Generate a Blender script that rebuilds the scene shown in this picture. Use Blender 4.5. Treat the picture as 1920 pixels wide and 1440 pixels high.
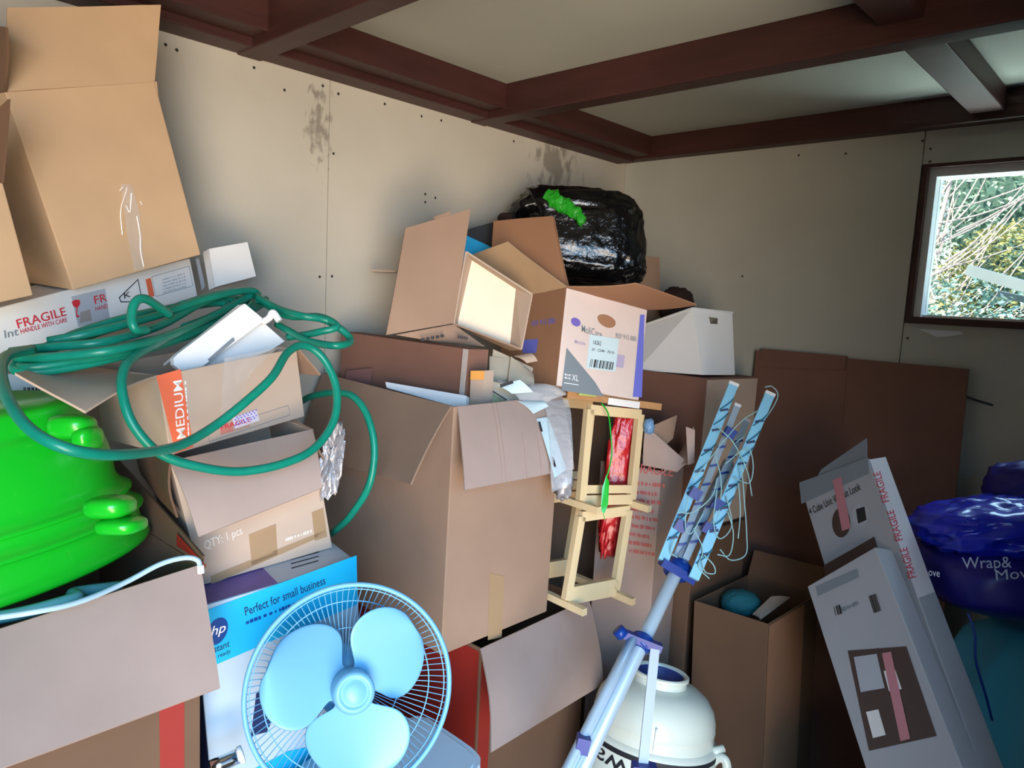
import bpy, math, random
from mathutils import Vector, Matrix, Euler, noise

# ------------------------------------------------------------------ clear
for o in list(bpy.data.objects):
    bpy.data.objects.remove(o, do_unlink=True)
SC = bpy.context.scene
COL = SC.collection
R_ = math.radians
V = Vector

# ------------------------------------------------------------------ camera
F = 1350.0                                   # focal length in pixels of the 1920x1440 frame
CAM = V((1.8816, -2.6457, 1.60))             # corner of the room is the origin: left wall x=0, window wall y=0
_y, _p, _r = R_(43.276), R_(-6.786), R_(2.945)
fwd = V((-math.sin(_y) * math.cos(_p), math.cos(_y) * math.cos(_p), math.sin(_p)))
_rt = V((math.cos(_y), math.sin(_y), 0)); _up = _rt.cross(fwd)
RT = _rt * math.cos(_r) + _up * math.sin(_r)
UP = _up * math.cos(_r) - _rt * math.sin(_r)
cd = bpy.data.cameras.new('camera'); cd.sensor_fit = 'HORIZONTAL'; cd.sensor_width = 36
cd.lens = F / 1920 * 36; cd.clip_start = 0.02
cam = bpy.data.objects.new('camera', cd); COL.objects.link(cam)
mw = Matrix((RT, UP, -fwd)).transposed().to_4x4(); mw.translation = CAM
cam.matrix_world = mw
SC.camera = cam

def ray(px, py): return RT * ((px - 960) / F) - UP * ((py - 720) / F) + fwd
def at(px, py, d): return CAM + ray(px, py) * d
def on(px, py, ax, val):
    r = ray(px, py); i = 'XYZ'.index(ax)
    return CAM + r * ((val - CAM[i]) / r[i])
def hitp(px, py, P, N):
    r = ray(px, py)
    return CAM + r * ((P - CAM).dot(N) / r.dot(N))
def plen(px, py, Hp, L, near=True):
    """point on the sight line of a pixel at distance L from a hinge point"""
    r = ray(px, py); o = CAM - Hp
    a = r.dot(r); b = 2 * o.dot(r); c = o.dot(o) - L * L
    q = b * b - 4 * a * c
    if q < 0: return CAM + r * (-b / (2 * a))
    s = math.sqrt(q)
    return CAM + r * ((-b - s if near else -b + s) / (2 * a))

# ------------------------------------------------------------------ sky, sun, daylight through the door
w = bpy.data.worlds.new('world'); SC.world = w; w.use_nodes = True
wn = w.node_tree.nodes; wl = w.node_tree.links
sky = wn.new('ShaderNodeTexSky'); sky.sky_type = 'NISHITA'; sky.sun_disc = False
sky.sun_elevation = R_(42); sky.sun_rotation = R_(200)
wn['Background'].inputs['Strength'].default_value = 0.22
wl.new(sky.outputs[0], wn['Background'].inputs[0])

sl = bpy.data.lights.new('sun', 'SUN'); sl.energy = 7.0; sl.angle = R_(1); sl.color = (1, .93, .82)
so = bpy.data.objects.new('sun', sl); COL.objects.link(so)
so.rotation_euler = V((.22, .75, -.62)).to_track_quat('-Z', 'Y').to_euler()

DOORX, DY0, DY1, DZ1 = 2.12, -3.75, -1.82, 2.05      # doorway in the right-hand wall, behind the camera
def area(name, loc, direction, sx, sy, power, color, spread):
    l = bpy.data.lights.new(name, 'AREA'); l.shape = 'RECTANGLE'; l.size = sx; l.size_y = sy
    l.energy = power; l.color = color; l.spread = R_(spread)
    o = bpy.data.objects.new(name, l); COL.objects.link(o); o.location = loc
    o.rotation_euler = V(direction).to_track_quat('-Z', 'Z').to_euler()
    return o
yc = (DY0 + DY1) / 2
area('doorway_skylight', (4.5, -4.3, 2.7), (-1, .72, -.50), 3.6, 2.4, 215, (.27, .60, 1.0), 130)
area('doorway_ground_bounce', (4.5, -4.3, .55), (-1, .72, .45), 3.6, 1.6, 165, (1.0, .79, .57), 125)
area('window_garden_bounce', (1.55, .62, .95), (0, -1, 1.0), 1.2, .7, 30, (.78, 1.0, .95), 120)
area('window_skylight', (1.55, 1.3, 3.5), (-.03, -1, -1.25), 1.6, 1.2, 40, (.45, .75, 1.0), 120)

SC.view_settings.view_transform = 'Standard'
SC.view_settings.look = 'None'
SC.view_settings.gamma = 1.0
SC.view_settings.use_curve_mapping = False
SC.view_settings.exposure = 0.0

# ------------------------------------------------------------------ materials
def lin(c):
    c = c / 255.0
    return c / 12.92 if c <= .04045 else ((c + .055) / 1.055) ** 2.4
def rgb(r, g, b): return (lin(r), lin(g), lin(b), 1)
MATS = {}
def mat(name, col, rough=.6, metal=0, var=0, vscale=6, bump=0, bscale=60, alpha=None, trans=0, ior=1.45, coat=0, stretch=None, emit=None):
    if name in MATS: return MATS[name]
    m = bpy.data.materials.new(name); m.use_nodes = True
    n = m.node_tree.nodes; l = m.node_tree.links; b = n['Principled BSDF']
    c = rgb(*col)
    b.inputs['Base Color'].default_value = c; b.inputs['Roughness'].default_value = rough
    b.inputs['Metallic'].default_value = metal; b.inputs['IOR'].default_value = ior
    b.inputs['Transmission Weight'].default_value = trans
    b.inputs['Coat Weight'].default_value = coat
    if alpha is not None: b.inputs['Alpha'].default_value = alpha
    if var or bump:
        tc = n.new('ShaderNodeTexCoord'); mp = n.new('ShaderNodeMapping')
        l.new(tc.outputs['Object'], mp.inputs[0])
        if stretch: mp.inputs['Scale'].default_value = stretch
    if var:
        t = n.new('ShaderNodeTexNoise'); t.inputs['Scale'].default_value = vscale; t.inputs['Detail'].default_value = 6
        l.new(mp.outputs[0], t.inputs['Vector'])
        r = n.new('ShaderNodeValToRGB'); r.color_ramp.elements[0].position = .3; r.color_ramp.elements[1].position = .7
        r.color_ramp.elements[0].color = [x * (1 - var) for x in c[:3]] + [1]
        r.color_ramp.elements[1].color = [min(1, x * (1 + var * .7)) for x in c[:3]] + [1]
        l.new(t.outputs[0], r.inputs[0]); l.new(r.outputs[0], b.inputs['Base Color'])
    if bump:
        t2 = n.new('ShaderNodeTexNoise'); t2.inputs['Scale'].default_value = bscale; t2.inputs['Detail'].default_value = 4
        l.new(mp.outputs[0], t2.inputs['Vector'])
        bp = n.new('ShaderNodeBump'); bp.inputs['Strength'].default_value = bump; bp.inputs['Distance'].default_value = .01
        l.new(t2.outputs[0], bp.inputs['Height']); l.new(bp.outputs[0], b.inputs['Normal'])
    MATS[name] = m
    return m
def card(name, col, var=.1):
    return mat(name, col, .82, var=var, vscale=5, bump=.025, bscale=70)
KR = card('kraft_tan', (192, 160, 126))
KL = card('kraft_pale', (190, 168, 150))
KM = card('kraft_mid', (158, 130, 110))
KP = card('kraft_rosy', (172, 150, 140))
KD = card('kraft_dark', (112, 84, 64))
KRED = card('kraft_red_brown', (122, 86, 72))
KOR = card('kraft_orange', (164, 120, 90))
LITIN = card('carton_lit_inside', (238, 224, 202), .06)  # card brightened in colour to paint strong light inside the tilted carton
WHC = mat('white_carton', (232, 230, 228), .5, var=.04, vscale=8)
MOL = mat('pinkish_white_carton', (226, 208, 200), .55, var=.05, vscale=8)
WHP = mat('white_plastic', (238, 240, 242), .3)
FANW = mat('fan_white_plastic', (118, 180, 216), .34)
HOSE = mat('hose_green', (14, 130, 108), .32, var=.1, vscale=40)
LIME = mat('lime_plastic', (20, 180, 36), .28, coat=.25)
BLACKP = mat('black_bin_bag', (12, 12, 14), .2, bump=.8, bscale=26, coat=.3)
GRN = mat('green_tie', (40, 165, 40), .35, bump=.5, bscale=40)
CYAN = mat('cyan_print', (20, 178, 226), .45)
NAVY = mat('navy_print', (24, 40, 84), .45)
HPB = mat('royal_blue_print', (8, 66, 142), .45)
PURP = mat('purple_print', (104, 84, 150), .4, var=.25, vscale=14)
GREYP = mat('grey_print', (128, 138, 146), .55)
LGREY = mat('light_grey_print', (178, 182, 190), .55)
INK = mat('black_ink', (34, 34, 40), .6)
REDT = mat('red_print', (214, 52, 60), .5)
ORNG = mat('orange_print', (232, 110, 74), .6)
REDB = mat('dark_red_card', (150, 40, 30), .6, var=.12)
LILAC = mat('lilac_print', (184, 172, 200), .55)
VIOL = mat('violet_print', (112, 118, 214), .5)
BLU = mat('blue_plastic', (12, 54, 136), .35)
ALU = mat('aluminium', (186, 208, 224), .35, metal=.35)
ARMW = mat('pale_blue_arm', (140, 204, 236), .35)
CORD = mat('clothes_line_cord', (150, 196, 200), .5)
WOODP = mat('pine_wood', (232, 206, 160), .55, var=.12, vscale=9, stretch=(1, 1, .15))
WOODB = mat('brown_batten', (178, 132, 86), .6, var=.15, vscale=9)
BEAM = mat('stained_beam', (66, 36, 33), .5, var=.3, vscale=5, bump=.15, bscale=30, stretch=(.5, .5, 3))
BAGB = mat('blue_bag_plastic', (24, 40, 190), .25, bump=.4, bscale=14, coat=.3)
BAGN = mat('navy_bag_band', (28, 24, 120), .4)
TEAL = mat('teal_bag', (70, 164, 188), .5, bump=.2, bscale=14)
JUGC = mat('cream_jug_plastic', (222, 228, 214), .3, coat=.2)
REDP = mat('red_plastic_bag', (190, 34, 40), .25, bump=.5, bscale=25)
CLEAR = mat('clear_film', (235, 238, 242), .12, alpha=.28, bump=.6, bscale=45)
TAPE = mat('brown_tape', (176, 146, 112), .25, alpha=.85)
CTAPE = mat('clear_tape', (226, 220, 214), .12, alpha=.3, bump=.5, bscale=50)
PAPER = mat('packing_paper', (196, 182, 160), .8, bump=.4, bscale=18)
DARKB = mat('dark_brown_fur', (50, 32, 28), .9, bump=.4, bscale=50)
BLK = mat('black_card', (40, 42, 48), .6)
TURQ = mat('turquoise_card', (28, 164, 216), .55)
GLASS = mat('window_glass', (255, 255, 255), .02, trans=1.0, ior=1.02)
CEILM = mat('ceiling_board', (182, 184, 174), .85, var=.06, vscale=2)
FLOORM = mat('floor_boards', (84, 64, 50), .8, var=.2, vscale=5)
NAIL = mat('nail_head', (60, 56, 54), .5, metal=.4)
GLUE = mat('white_filler', (224, 228, 230), .6)
WFRAME = mat('window_white_frame', (232, 236, 238), .45)
STICK = mat('pale_label_paper', (206, 228, 234), .6)
BALL = mat('teal_ball', (40, 120, 130), .7, bump=.5, bscale=60)

def wall_material(name, spots, ca=(186, 180, 166), cb=(196, 190, 176)):
    m = bpy.data.materials.new(name); m.use_nodes = True
    n = m.node_tree.nodes; l = m.node_tree.links; b = n['Principled BSDF']; b.inputs['Roughness'].default_value = .85
    tc = n.new('ShaderNodeTexCoord')
    t = n.new('ShaderNodeTexNoise'); t.inputs['Scale'].default_value = 3; t.inputs['Detail'].default_value = 5
    l.new(tc.outputs['Object'], t.inputs['Vector'])
    r = n.new('ShaderNodeValToRGB'); r.color_ramp.elements[0].position = .35; r.color_ramp.elements[1].position = .7
    r.color_ramp.elements[0].color = rgb(*ca); r.color_ramp.elements[1].color = rgb(*cb)
    l.new(t.outputs[0], r.inputs[0])
    col = r.outputs[0]
    for (c, rad, sc, thr) in spots:                     # mould patches: noise inside an ellipsoid
        mp = n.new('ShaderNodeMapping'); mp.vector_type = 'TEXTURE'
        mp.inputs['Location'].default_value = c; mp.inputs['Scale'].default_value = rad
        l.new(tc.outputs['Object'], mp.inputs[0])
        g = n.new('ShaderNodeTexGradient'); g.gradient_type = 'SPHERICAL'; l.new(mp.outputs[0], g.inputs[0])
        nz = n.new('ShaderNodeTexNoise'); nz.inputs['Scale'].default_value = sc; nz.inputs['Detail'].default_value = 5
        m2 = n.new('ShaderNodeMapping'); m2.inputs['Scale'].default_value = (1, 1, .55)
        l.new(tc.outputs['Object'], m2.inputs[0]); l.new(m2.outputs[0], nz.inputs['Vector'])
        mu = n.new('ShaderNodeMath'); mu.operation = 'MULTIPLY_ADD'; l.new(g.outputs['Fac'], mu.inputs[0]); mu.inputs[1].default_value = .55
        l.new(nz.outputs[0], mu.inputs[2])
        rr = n.new('ShaderNodeValToRGB'); rr.color_ramp.elements[0].position = thr; rr.color_ramp.elements[1].position = thr + .16
        rr.color_ramp.elements[0].color = (0, 0, 0, 1); rr.color_ramp.elements[1].color = (.62, .62, .62, 1)
        l.new(mu.outputs[0], rr.inputs[0])
        mx = n.new('ShaderNodeMixRGB'); mx.inputs[2].default_value = rgb(104, 96, 86)
        l.new(rr.outputs[0], mx.inputs[0]); l.new(col, mx.inputs[1]); col = mx.outputs[0]
    l.new(col, b.inputs['Base Color'])
    return m
p1 = on(598, 235, 'X', 0); p2 = on(1040, 310, 'X', 0)
WALLL = wall_material('plasterboard_with_mould', [((0, p1.y, p1.z), (.3, .085, .26), 46, .83), ((0, p2.y, p2.z), (.3, .26, .22), 30, .78)])
WALLB = wall_material('plasterboard', [], (184, 184, 174), (194, 194, 184))
WALLT = mat('dark_timber_wall', (96, 80, 66), .8, var=.2)  # unseen walls made dark timber to cut bounced fill light

# ------------------------------------------------------------------ object helpers
class Thing:
    def __init__(s, name, label, cat, loc, rot=(0, 0, 0), group=None, kind=None):
        s.o = bpy.data.objects.new(name, None); COL.objects.link(s.o)
        s.o.empty_display_size = .05
        s.o.location = loc; s.o.rotation_euler = rot
        s.mw = Matrix.LocRotScale(V(loc), Euler(rot), None); s.inv = s.mw.inverted()
        s.o['label'] = label; s.o['category'] = cat
        if group: s.o['group'] = group
        if kind: s.o['kind'] = kind
def mesh_obj(name, verts, faces, material, parent=None, smooth=False, inv=None, label=None):
    me = bpy.data.meshes.new(name)
    if inv is not None: verts = [inv @ V(v) for v in verts]
    me.from_pydata([tuple(v) for v in verts], [], faces)
    if material: me.materials.append(material)
    me.validate(); me.update()
    if smooth:
        me.shade_smooth()
        if smooth == 2: me.set_sharp_from_angle(angle=R_(40))
    o = bpy.data.objects.new(name, me); COL.objects.link(o)
    if parent: o.parent = parent
    if label: o['label'] = label
    return o
def part(t, name, verts, faces, material, smooth=False, sub=None, label=None):
    """part of thing t, verts given in world space; sub = parent part object"""
    return mesh_obj(name, verts, faces, material, sub if sub else t.o, smooth, t.inv, label)
def single(name, label, cat, verts, faces, material, smooth=False, group=None, kind=None):
    c = V((0, 0, 0))
    for v in verts: c += V(v)
    c /= len(verts); c.z = min(V(v).z for v in verts)
    o = mesh_obj(name, [V(v) - c for v in verts], faces, material, None, smooth)
    o.location = c
    o['label'] = label; o['category'] = cat
    if group: o['group'] = group
    if kind: o['kind'] = kind
    return o
def struct(name, verts, faces, material, label=None):
    o = mesh_obj(name, verts, faces, material); o['kind'] = 'structure'
    o['label'] = label; return o

BOXF = [(0, 3, 2, 1), (4, 5, 6, 7), (0, 1, 5, 4), (1, 2, 6, 5), (2, 3, 7, 6), (3, 0, 4, 7)]
def boxv(x0, x1, y0, y1, z0, z1):
    return [V(p) for p in ((x0, y0, z0), (x1, y0, z0), (x1, y1, z0), (x0, y1, z0), (x0, y0, z1), (x1, y0, z1), (x1, y1, z1), (x0, y1, z1))]
def join(*parts):
    vs, fs = [], []
    for v, f in parts:
        k = len(vs); vs += list(v); fs += [tuple(i + k for i in q) for q in f]
    return vs, fs
def bar(p, q, w, t, side):
    """rectangular bar from p to q, width w along side, thickness t across"""
    p, q = V(p), V(q); d = (q - p).normalized(); s = (V(side) - d * V(side).dot(d)).normalized(); n = d.cross(s)
    o = []
    for e in (p, q):
        o += [e - s * w / 2 - n * t / 2, e + s * w / 2 - n * t / 2, e + s * w / 2 + n * t / 2, e - s * w / 2 + n * t / 2]
    return o, BOXF
def sheet(pts, th, n=None):
    """flat polygon given thickness"""
    pts = [V(p) for p in pts]
    if n is None:
        n = V((0, 0, 0))
        for i in range(len(pts)): n += pts[i].cross(pts[(i + 1) % len(pts)])
        n.normalize()
    k = len(pts)
    vs = [p + n * th / 2 for p in pts] + [p - n * th / 2 for p in pts]
    fs = [tuple(range(k)), tuple(range(2 * k - 1, k - 1, -1))] + [(i, i + k, (i + 1) % k + k, (i + 1) % k) for i in range(k)]
    return vs, fs
def grid4(A, B, Cc, D, th, bulge=0, n=6, wob=0, seed=0):
    """bent sheet: A,B one edge, D,C the opposite one"""
    A, B, Cc, D = V(A), V(B), V(Cc), V(D)
    nn = (Cc - A).cross(D - B).normalized()
    if nn.dot(CAM - A) < 0: nn = -nn
    top = []
    for j in range(n + 1):
        for i in range(n + 1):
            u, v = i / n, j / n
            p = (A * (1 - u) + B * u) * (1 - v) + (D * (1 - u) + Cc * u) * v
            z = bulge * math.sin(math.pi * v)
            if wob: z += wob * noise.noise(p * 9 + V((seed, 0, 0)))
            top.append(p + nn * z)
    k = len(top); vs = top + [p - nn * th for p in top]
    W = n + 1; fs = []
    for j in range(n):
        for i in range(n):
            a = j * W + i
            fs.append((a, a + 1, a + 1 + W, a + W)); fs.append((a + k, a + W + k, a + 1 + W + k, a + 1 + k))
    rim = [i for i in range(W)] + [j * W + n for j in range(1, W)] + [n * W + i for i in range(n - 1, -1, -1)] + [j * W for j in range(n - 1, 0, -1)]
    for a, b in zip(rim, rim[1:] + rim[:1]): fs.append((a, a + k, b + k, b))
    return vs, fs
def catmull(pts, n=8, closed=False):
    pts = [V(p) for p in pts]; out = []; m = len(pts)
    rng = range(m) if closed else range(m - 1)
    for i in rng:
        if closed: a, b, c, d = (pts[(i + k) % m] for k in (-1, 0, 1, 2))
        else:
            b, c = pts[i], pts[i + 1]
            a = pts[i - 1] if i else b * 2 - c
            d = pts[i + 2] if i + 2 < m else c * 2 - b
        for s in range(n):
            t = s / n
            out.append(.5 * (2 * b + (c - a) * t + (2 * a - 5 * b + 4 * c - d) * t * t + (3 * b - a - 3 * c + d) * t ** 3))
    if not closed: out.append(pts[-1])
    return out
def tube(pts, r, seg=10, closed=False, smooth_n=8, raw=False):
    P = [V(p) for p in pts] if raw else catmull(pts, smooth_n, closed)
    vs, fs = [], []; N = len(P); nrm = None
    for i, p in enumerate(P):
        a = P[i - 1] if (i or closed) else p
        b = P[(i + 1) % N] if (i < N - 1 or closed) else p
        d = (b - a).normalized()
        if nrm is None: nrm = d.orthogonal().normalized()
        nrm = (nrm - d * nrm.dot(d)).normalized(); bn = d.cross(nrm)
        rr = r(i / (N - 1)) if callable(r) else r
        for k in range(seg):
            a_ = 2 * math.pi * k / seg
            vs.append(p + (nrm * math.cos(a_) + bn * math.sin(a_)) * rr)
    for i in range(N if closed else N - 1):
        for k in range(seg):
            x, y_ = i * seg, ((i + 1) % N) * seg
            fs.append((x + k, x + (k + 1) % seg, y_ + (k + 1) % seg, y_ + k))
    if not closed:
        fs.append(tuple(range(seg - 1, -1, -1))); fs.append(tuple((N - 1) * seg + k for k in range(seg)))
    return vs, fs
def lathe(prof, M4, seg=48, mod=None, cap=True):
    vs, fs = [], []
    for (r, z) in prof:
        for k in range(seg):
            a = 2 * math.pi * k / seg
            rr = r * (mod(a, z) if mod else 1)
            vs.append(M4 @ V((rr * math.cos(a), rr * math.sin(a), z)))
    n = len(prof)
    for j in range(n - 1):
        for k in range(seg):
            fs.append((j * seg + k, j * seg + (k + 1) % seg, (j + 1) * seg + (k + 1) % seg, (j + 1) * seg + k))
    if cap:
        fs.append(tuple(range(seg - 1, -1, -1))); fs.append(tuple((n - 1) * seg + k for k in range(seg)))
    return vs, fs
def axes(origin, x, y, z):
    m = Matrix((x, y, z)).transposed().to_4x4(); m.translation = V(origin); return m
def blob(center, ax, ay, az, ex=.7, crumple=.0, freq=6, seed=0, n=40, m=28, flat=None):
    """superellipsoid cushion with crumples; ax, ay, az are half-axis vectors"""
    def sp(c, e): return math.copysign(abs(c) ** e, c)
    vs, fs = [], []
    for j in range(m + 1):
        ph = -math.pi / 2 + math.pi * j / m
        for i in range(n):
            th = 2 * math.pi * i / n
            x = sp(math.cos(ph), ex) * sp(math.cos(th), ex); y = sp(math.cos(ph), ex) * sp(math.sin(th), ex); z = sp(math.sin(ph), ex)
            q = V((x, y, z)); k = 1
            if crumple:
                k += crumple * (1 - 2 * abs(noise.noise(q * freq * .35 + V((seed, 0, 0)))) * 1.6) + crumple * .5 * noise.noise(q * freq + V((seed, 3, 0)))
            vs.append(V(center) + (ax * x + ay * y + az * z) * k)
    for j in range(m):
        for i in range(n):
            fs.append((j * n + i, j * n + (i + 1) % n, (j + 1) * n + (i + 1) % n, (j + 1) * n + i))
    return vs, fs
def text_mesh(s, bold=.005):
    c = bpy.data.curves.new('txt', 'FONT'); c.body = s; c.size = 1; c.resolution_u = 3; c.offset = bold
    o = bpy.data.objects.new('txt', c)
    me = bpy.data.meshes.new_from_object(o)
    vs = [v.co.copy() for v in me.vertices]; fs = [tuple(p.vertices) for p in me.polygons]
    bpy.data.objects.remove(o); bpy.data.curves.remove(c); bpy.data.meshes.remove(me)
    return vs, fs
def text3(t, s, P0, P1, Pt, n, m, name='lettering', off=.0016, sub=None, bold=.005):
    vs, fs = text_mesh(s, bold)
    x0 = min(v.x for v in vs); x1 = max(v.x for v in vs); h = .72
    e1 = (V(P1) - V(P0)) / (x1 - x0); e2 = (V(Pt) - V(P0)) / h
    return part(t, name, [V(P0) + e1 * (v.x - x0) + e2 * v.y + n * off for v in vs], fs, m, sub=sub)

class Carton(Thing):
    """box with base centre, euler rotation in degrees and (width, depth, height)"""
    def __init__(s, name, label, base, rot, dims, body, open_top=False, cat='box', th=.004, group=None, bname='body', rest=None, rim=None):
        super().__init__(name, label, cat, base, [R_(a) for a in rot], group)
        s.d = V(dims)
        w, d, h = dims; x, y = w / 2, d / 2
        ov = boxv(-x, x, -y, y, 0, h); lift = [0] * 4
        s.rise = [0] * 4
        if rim:                                # rim sagged to the plane of what stands on it
            Pp, Nn = s.inv @ rim[0], s.inv.to_3x3() @ rim[1]
            for i in range(4):
                s.rise[i] = (Pp - ov[4 + i]).dot(Nn) / Nn.z; ov[4 + i].z += s.rise[i]
        if rest:                               # sagged underside lying on the plane it rests on
            Pp, Nn = s.inv @ rest[0], s.inv.to_3x3() @ rest[1]
            for i in range(4):
                lift[i] = (Pp - ov[i]).dot(Nn) / Nn.z; ov[i].z += lift[i]
        if open_top:
            t = th
            iv = boxv(-x + t, x - t, -y + t, y - t, t, h)
            for i in range(4): iv[i].z += lift[i]; iv[4 + i].z += s.rise[i]
            vs = ov + iv
            fs = [BOXF[0]] + BOXF[2:] + [tuple(8 + i for i in reversed(q)) for q in [BOXF[0]] + BOXF[2:]]
            fs += [(4 + i, 4 + (i + 1) % 4, 12 + (i + 1) % 4, 12 + i) for i in range(4)]
        else:
            vs, fs = ov, BOXF
        s.body = mesh_obj(bname, vs, fs, body, s.o)
        bv = s.body.modifiers.new('bevel', 'BEVEL'); bv.width = .0025; bv.segments = 2; bv.limit_method = 'ANGLE'
        s.R = Euler([R_(a) for a in rot]).to_matrix()
    def P(s, u, v, w):                         # u, v in -.5..+.5, w in 0..1
        a, b = u + .5, v + .5; r = s.rise
        k = r[0] * (1 - a) * (1 - b) + r[1] * a * (1 - b) + r[2] * a * b + r[3] * (1 - a) * b
        return s.mw @ V((u * s.d.x, v * s.d.y, w * (s.d.z + k)))
    def face(s, f):
        return {'front': (s.P(0, -.5, .5), s.R @ V((0, -1, 0))), 'right': (s.P(.5, 0, .5), s.R @ V((1, 0, 0))),
                'left': (s.P(-.5, 0, .5), s.R @ V((-1, 0, 0))), 'top': (s.P(0, 0, 1), s.R @ V((0, 0, 1)))}[f]
    def hit(s, f, px):
        P, N = s.face(f); return hitp(px[0], px[1], P, N)
    def decal(s, f, pxs, m, name='print', off=.0011, sub=None):
        P, N = s.face(f)
        vs = [s.hit(f, p) + N * off for p in pxs]
        return part(s, name, vs, [tuple(range(len(vs)))], m, sub=sub)
    def uvdecal(s, f, quads, m, name='print', off=.0011):
        """rectangles in face coordinates u(-.5..5), w(0..1)"""
        P, N = s.face(f); vs, fs = [], []
        for (u0, u1, w0, w1) in quads:
            k = len(vs)
            for u, ww in ((u0, w0), (u1, w0), (u1, w1), (u0, w1)):
                q = {'front': (u, -.5, ww), 'right': (.5, u, ww), 'left': (-.5, -u, ww), 'top': (u, ww - .5, 1)}[f]
                vs.append(s.P(*q) + N * off)
            fs.append((k, k + 1, k + 2, k + 3))
        return part(s, name, vs, fs, m)
    def text(s, f, st, p0, p1, pt, m, name='lettering', off=.0017):
        P, N = s.face(f)
        return text3(s, st, s.hit(f, p0), s.hit(f, p1), s.hit(f, pt), N, m, name, off)
    def scrib(s, f, p0, p1, pt, m, seed=0, name='small_print', off=.0017):
        """a line of print too small to read: word-like strokes"""
        random.seed(seed); P, N = s.face(f)
        A, B, T = s.hit(f, p0), s.hit(f, p1), s.hit(f, pt); e = B - A; h = T - A; vs, fs = [], []; x = 0
        while x < .96:
            wd = random.uniform(.03, .07); lo, hi = random.uniform(0, .15), random.uniform(.7, 1)
            k = len(vs); b = min(1, x + wd)
            vs += [A + e * x + h * lo + N * off, A + e * b + h * lo + N * off, A + e * b + h * hi + N * off, A + e * x + h * hi + N * off]; fs.append((k, k + 1, k + 2, k + 3))
            x += wd + random.choice((.012, .012, .05))
        return part(s, name, vs, fs, m)
    def bars(s, f, p0, p1, pt, n, m, seed=1, name='barcode', off=.0019):
        random.seed(seed); P, N = s.face(f)
        A, B, T = s.hit(f, p0), s.hit(f, p1), s.hit(f, pt); e = B - A; h = T - A; vs, fs = [], []; x = 0
        tot = [random.choice((1, 1, 2, 3)) for _ in range(2 * n)]; S = sum(tot)
        for i, wd in enumerate(tot):
            if i % 2 == 0:
                k = len(vs); a, b = x / S, (x + wd) / S
                vs += [A + e * a + N * off, A + e * b + N * off, A + e * b + h + N * off, A + e * a + h + N * off]; fs.append((k, k + 1, k + 2, k + 3))
            x += wd
        return part(s, name, vs, fs, m)
    def flap(s, A, B, Cc, D, m, bulge=0, wob=.004, seed=0, th=.004, name='flap'):
        v, f = grid4(A, B, Cc, D, th, bulge, 6, wob, seed)
        return part(s, name, v, f, m, 2)

# ================================================================== THE SETTING
HC = 2.29; ZB = 2.191; YF = -4.2; XR = DOORX
SEAML = on(619, 152, 'X', 0).y; SEAMR = on(1737, 237, 'Y', 0).x
WX0, WX1, WZ0, WZ1 = 1.172, 1.98, 1.585, 2.098
struct('floor', *(boxv(-.15, XR + .15, YF - .15, .15, -.1, 0), BOXF), FLOORM, 'dark brown floor of the storage room')
struct('ceiling', *(boxv(-.15, XR + .15, YF - .15, .15, HC, HC + .1), BOXF), CEILM, 'pale grey boarded ceiling between the beams')
wallL = struct('wall_left', *(boxv(-.15, -.012, YF - .15, .15, 0, HC), BOXF), NAIL, 'cream plasterboard wall with mould stains')
ys = [0, SEAML, SEAML - 1.22, YF]
for a, b in zip(ys, ys[1:]):
    mesh_obj('wall_panel', boxv(-.012, 0, b + .0012, a - .0012, 0, HC), BOXF, WALLL, wallL)
wb = join((boxv(-.012, WX0, .012, .15, 0, HC), BOXF), (boxv(WX1, XR, .012, .15, 0, HC), BOXF), (boxv(WX0, WX1, .012, .15, 0, WZ0), BOXF), (boxv(WX0, WX1, .012, .15, WZ1, HC), BOXF))
wallB = struct('wall_back', *wb, NAIL, 'grey plasterboard wall holding the window')
mesh_obj('wall_panel', boxv(0, SEAMR - .0015, 0, .012, 0, HC), BOXF, WALLB, wallB)
mesh_obj('wall_panel', boxv(SEAMR + .0015, WX1 + .3, 0, .012, WZ1, HC), BOXF, WALLB, wallB)
mesh_obj('wall_panel', boxv(SEAMR + .0015, WX1 + .3, 0, .012, 0, WZ0), BOXF, WALLB, wallB)
mesh_obj('wall_panel', boxv(WX1, WX1 + .3, 0, .012, WZ0, WZ1), BOXF, WALLB, wallB)
mesh_obj('wall_panel', boxv(WX1 + .303, XR, 0, .012, 0, HC), BOXF, WALLB, wallB)
wr = join((boxv(XR, XR + .12, DY1, .15, 0, HC), BOXF), (boxv(XR, XR + .12, YF, DY0, 0, HC), BOXF), (boxv(XR, XR + .12, DY0, DY1, DZ1, HC), BOXF))
struct('wall_right', *wr, WALLT, 'timber wall with the open doorway')
struct('wall_front', *(boxv(0, XR, YF - .12, YF, 0, HC), BOXF), WALLT, 'timber wall opposite the window wall')
# nail heads on the boards
def nails(wall, pxs, ax):
    for (x, y) in pxs:
        p = on(x, y, ax, 0); n = V((1, 0, 0)) if ax == 'X' else V((0, -1, 0))
        u = V((0, 0, 1)); s = n.cross(u)
        vs = [p + n * .0012 + (u * math.cos(k * math.pi / 4) + s * math.sin(k * math.pi / 4)) * .0042 for k in range(8)] + [p + n * .002]
        mesh_obj('nail', vs, [(k, (k + 1) % 8, 8) for k in range(8)], NAIL, wall)
nails(wallL, [(310, 84), (331, 94), (476, 127), (533, 169), (605, 161), (634, 176), (721, 195), (625, 288), (790, 218), (827, 226), (816, 371), (797, 364), (622, 518), (599, 519), (963, 265), (797, 379)], 'X')
nails(wallB, [(1730, 264), (1745, 279), (1744, 303), (1498, 291), (1586, 288), (1392, 518), (1702, 634)], 'Y')

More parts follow.
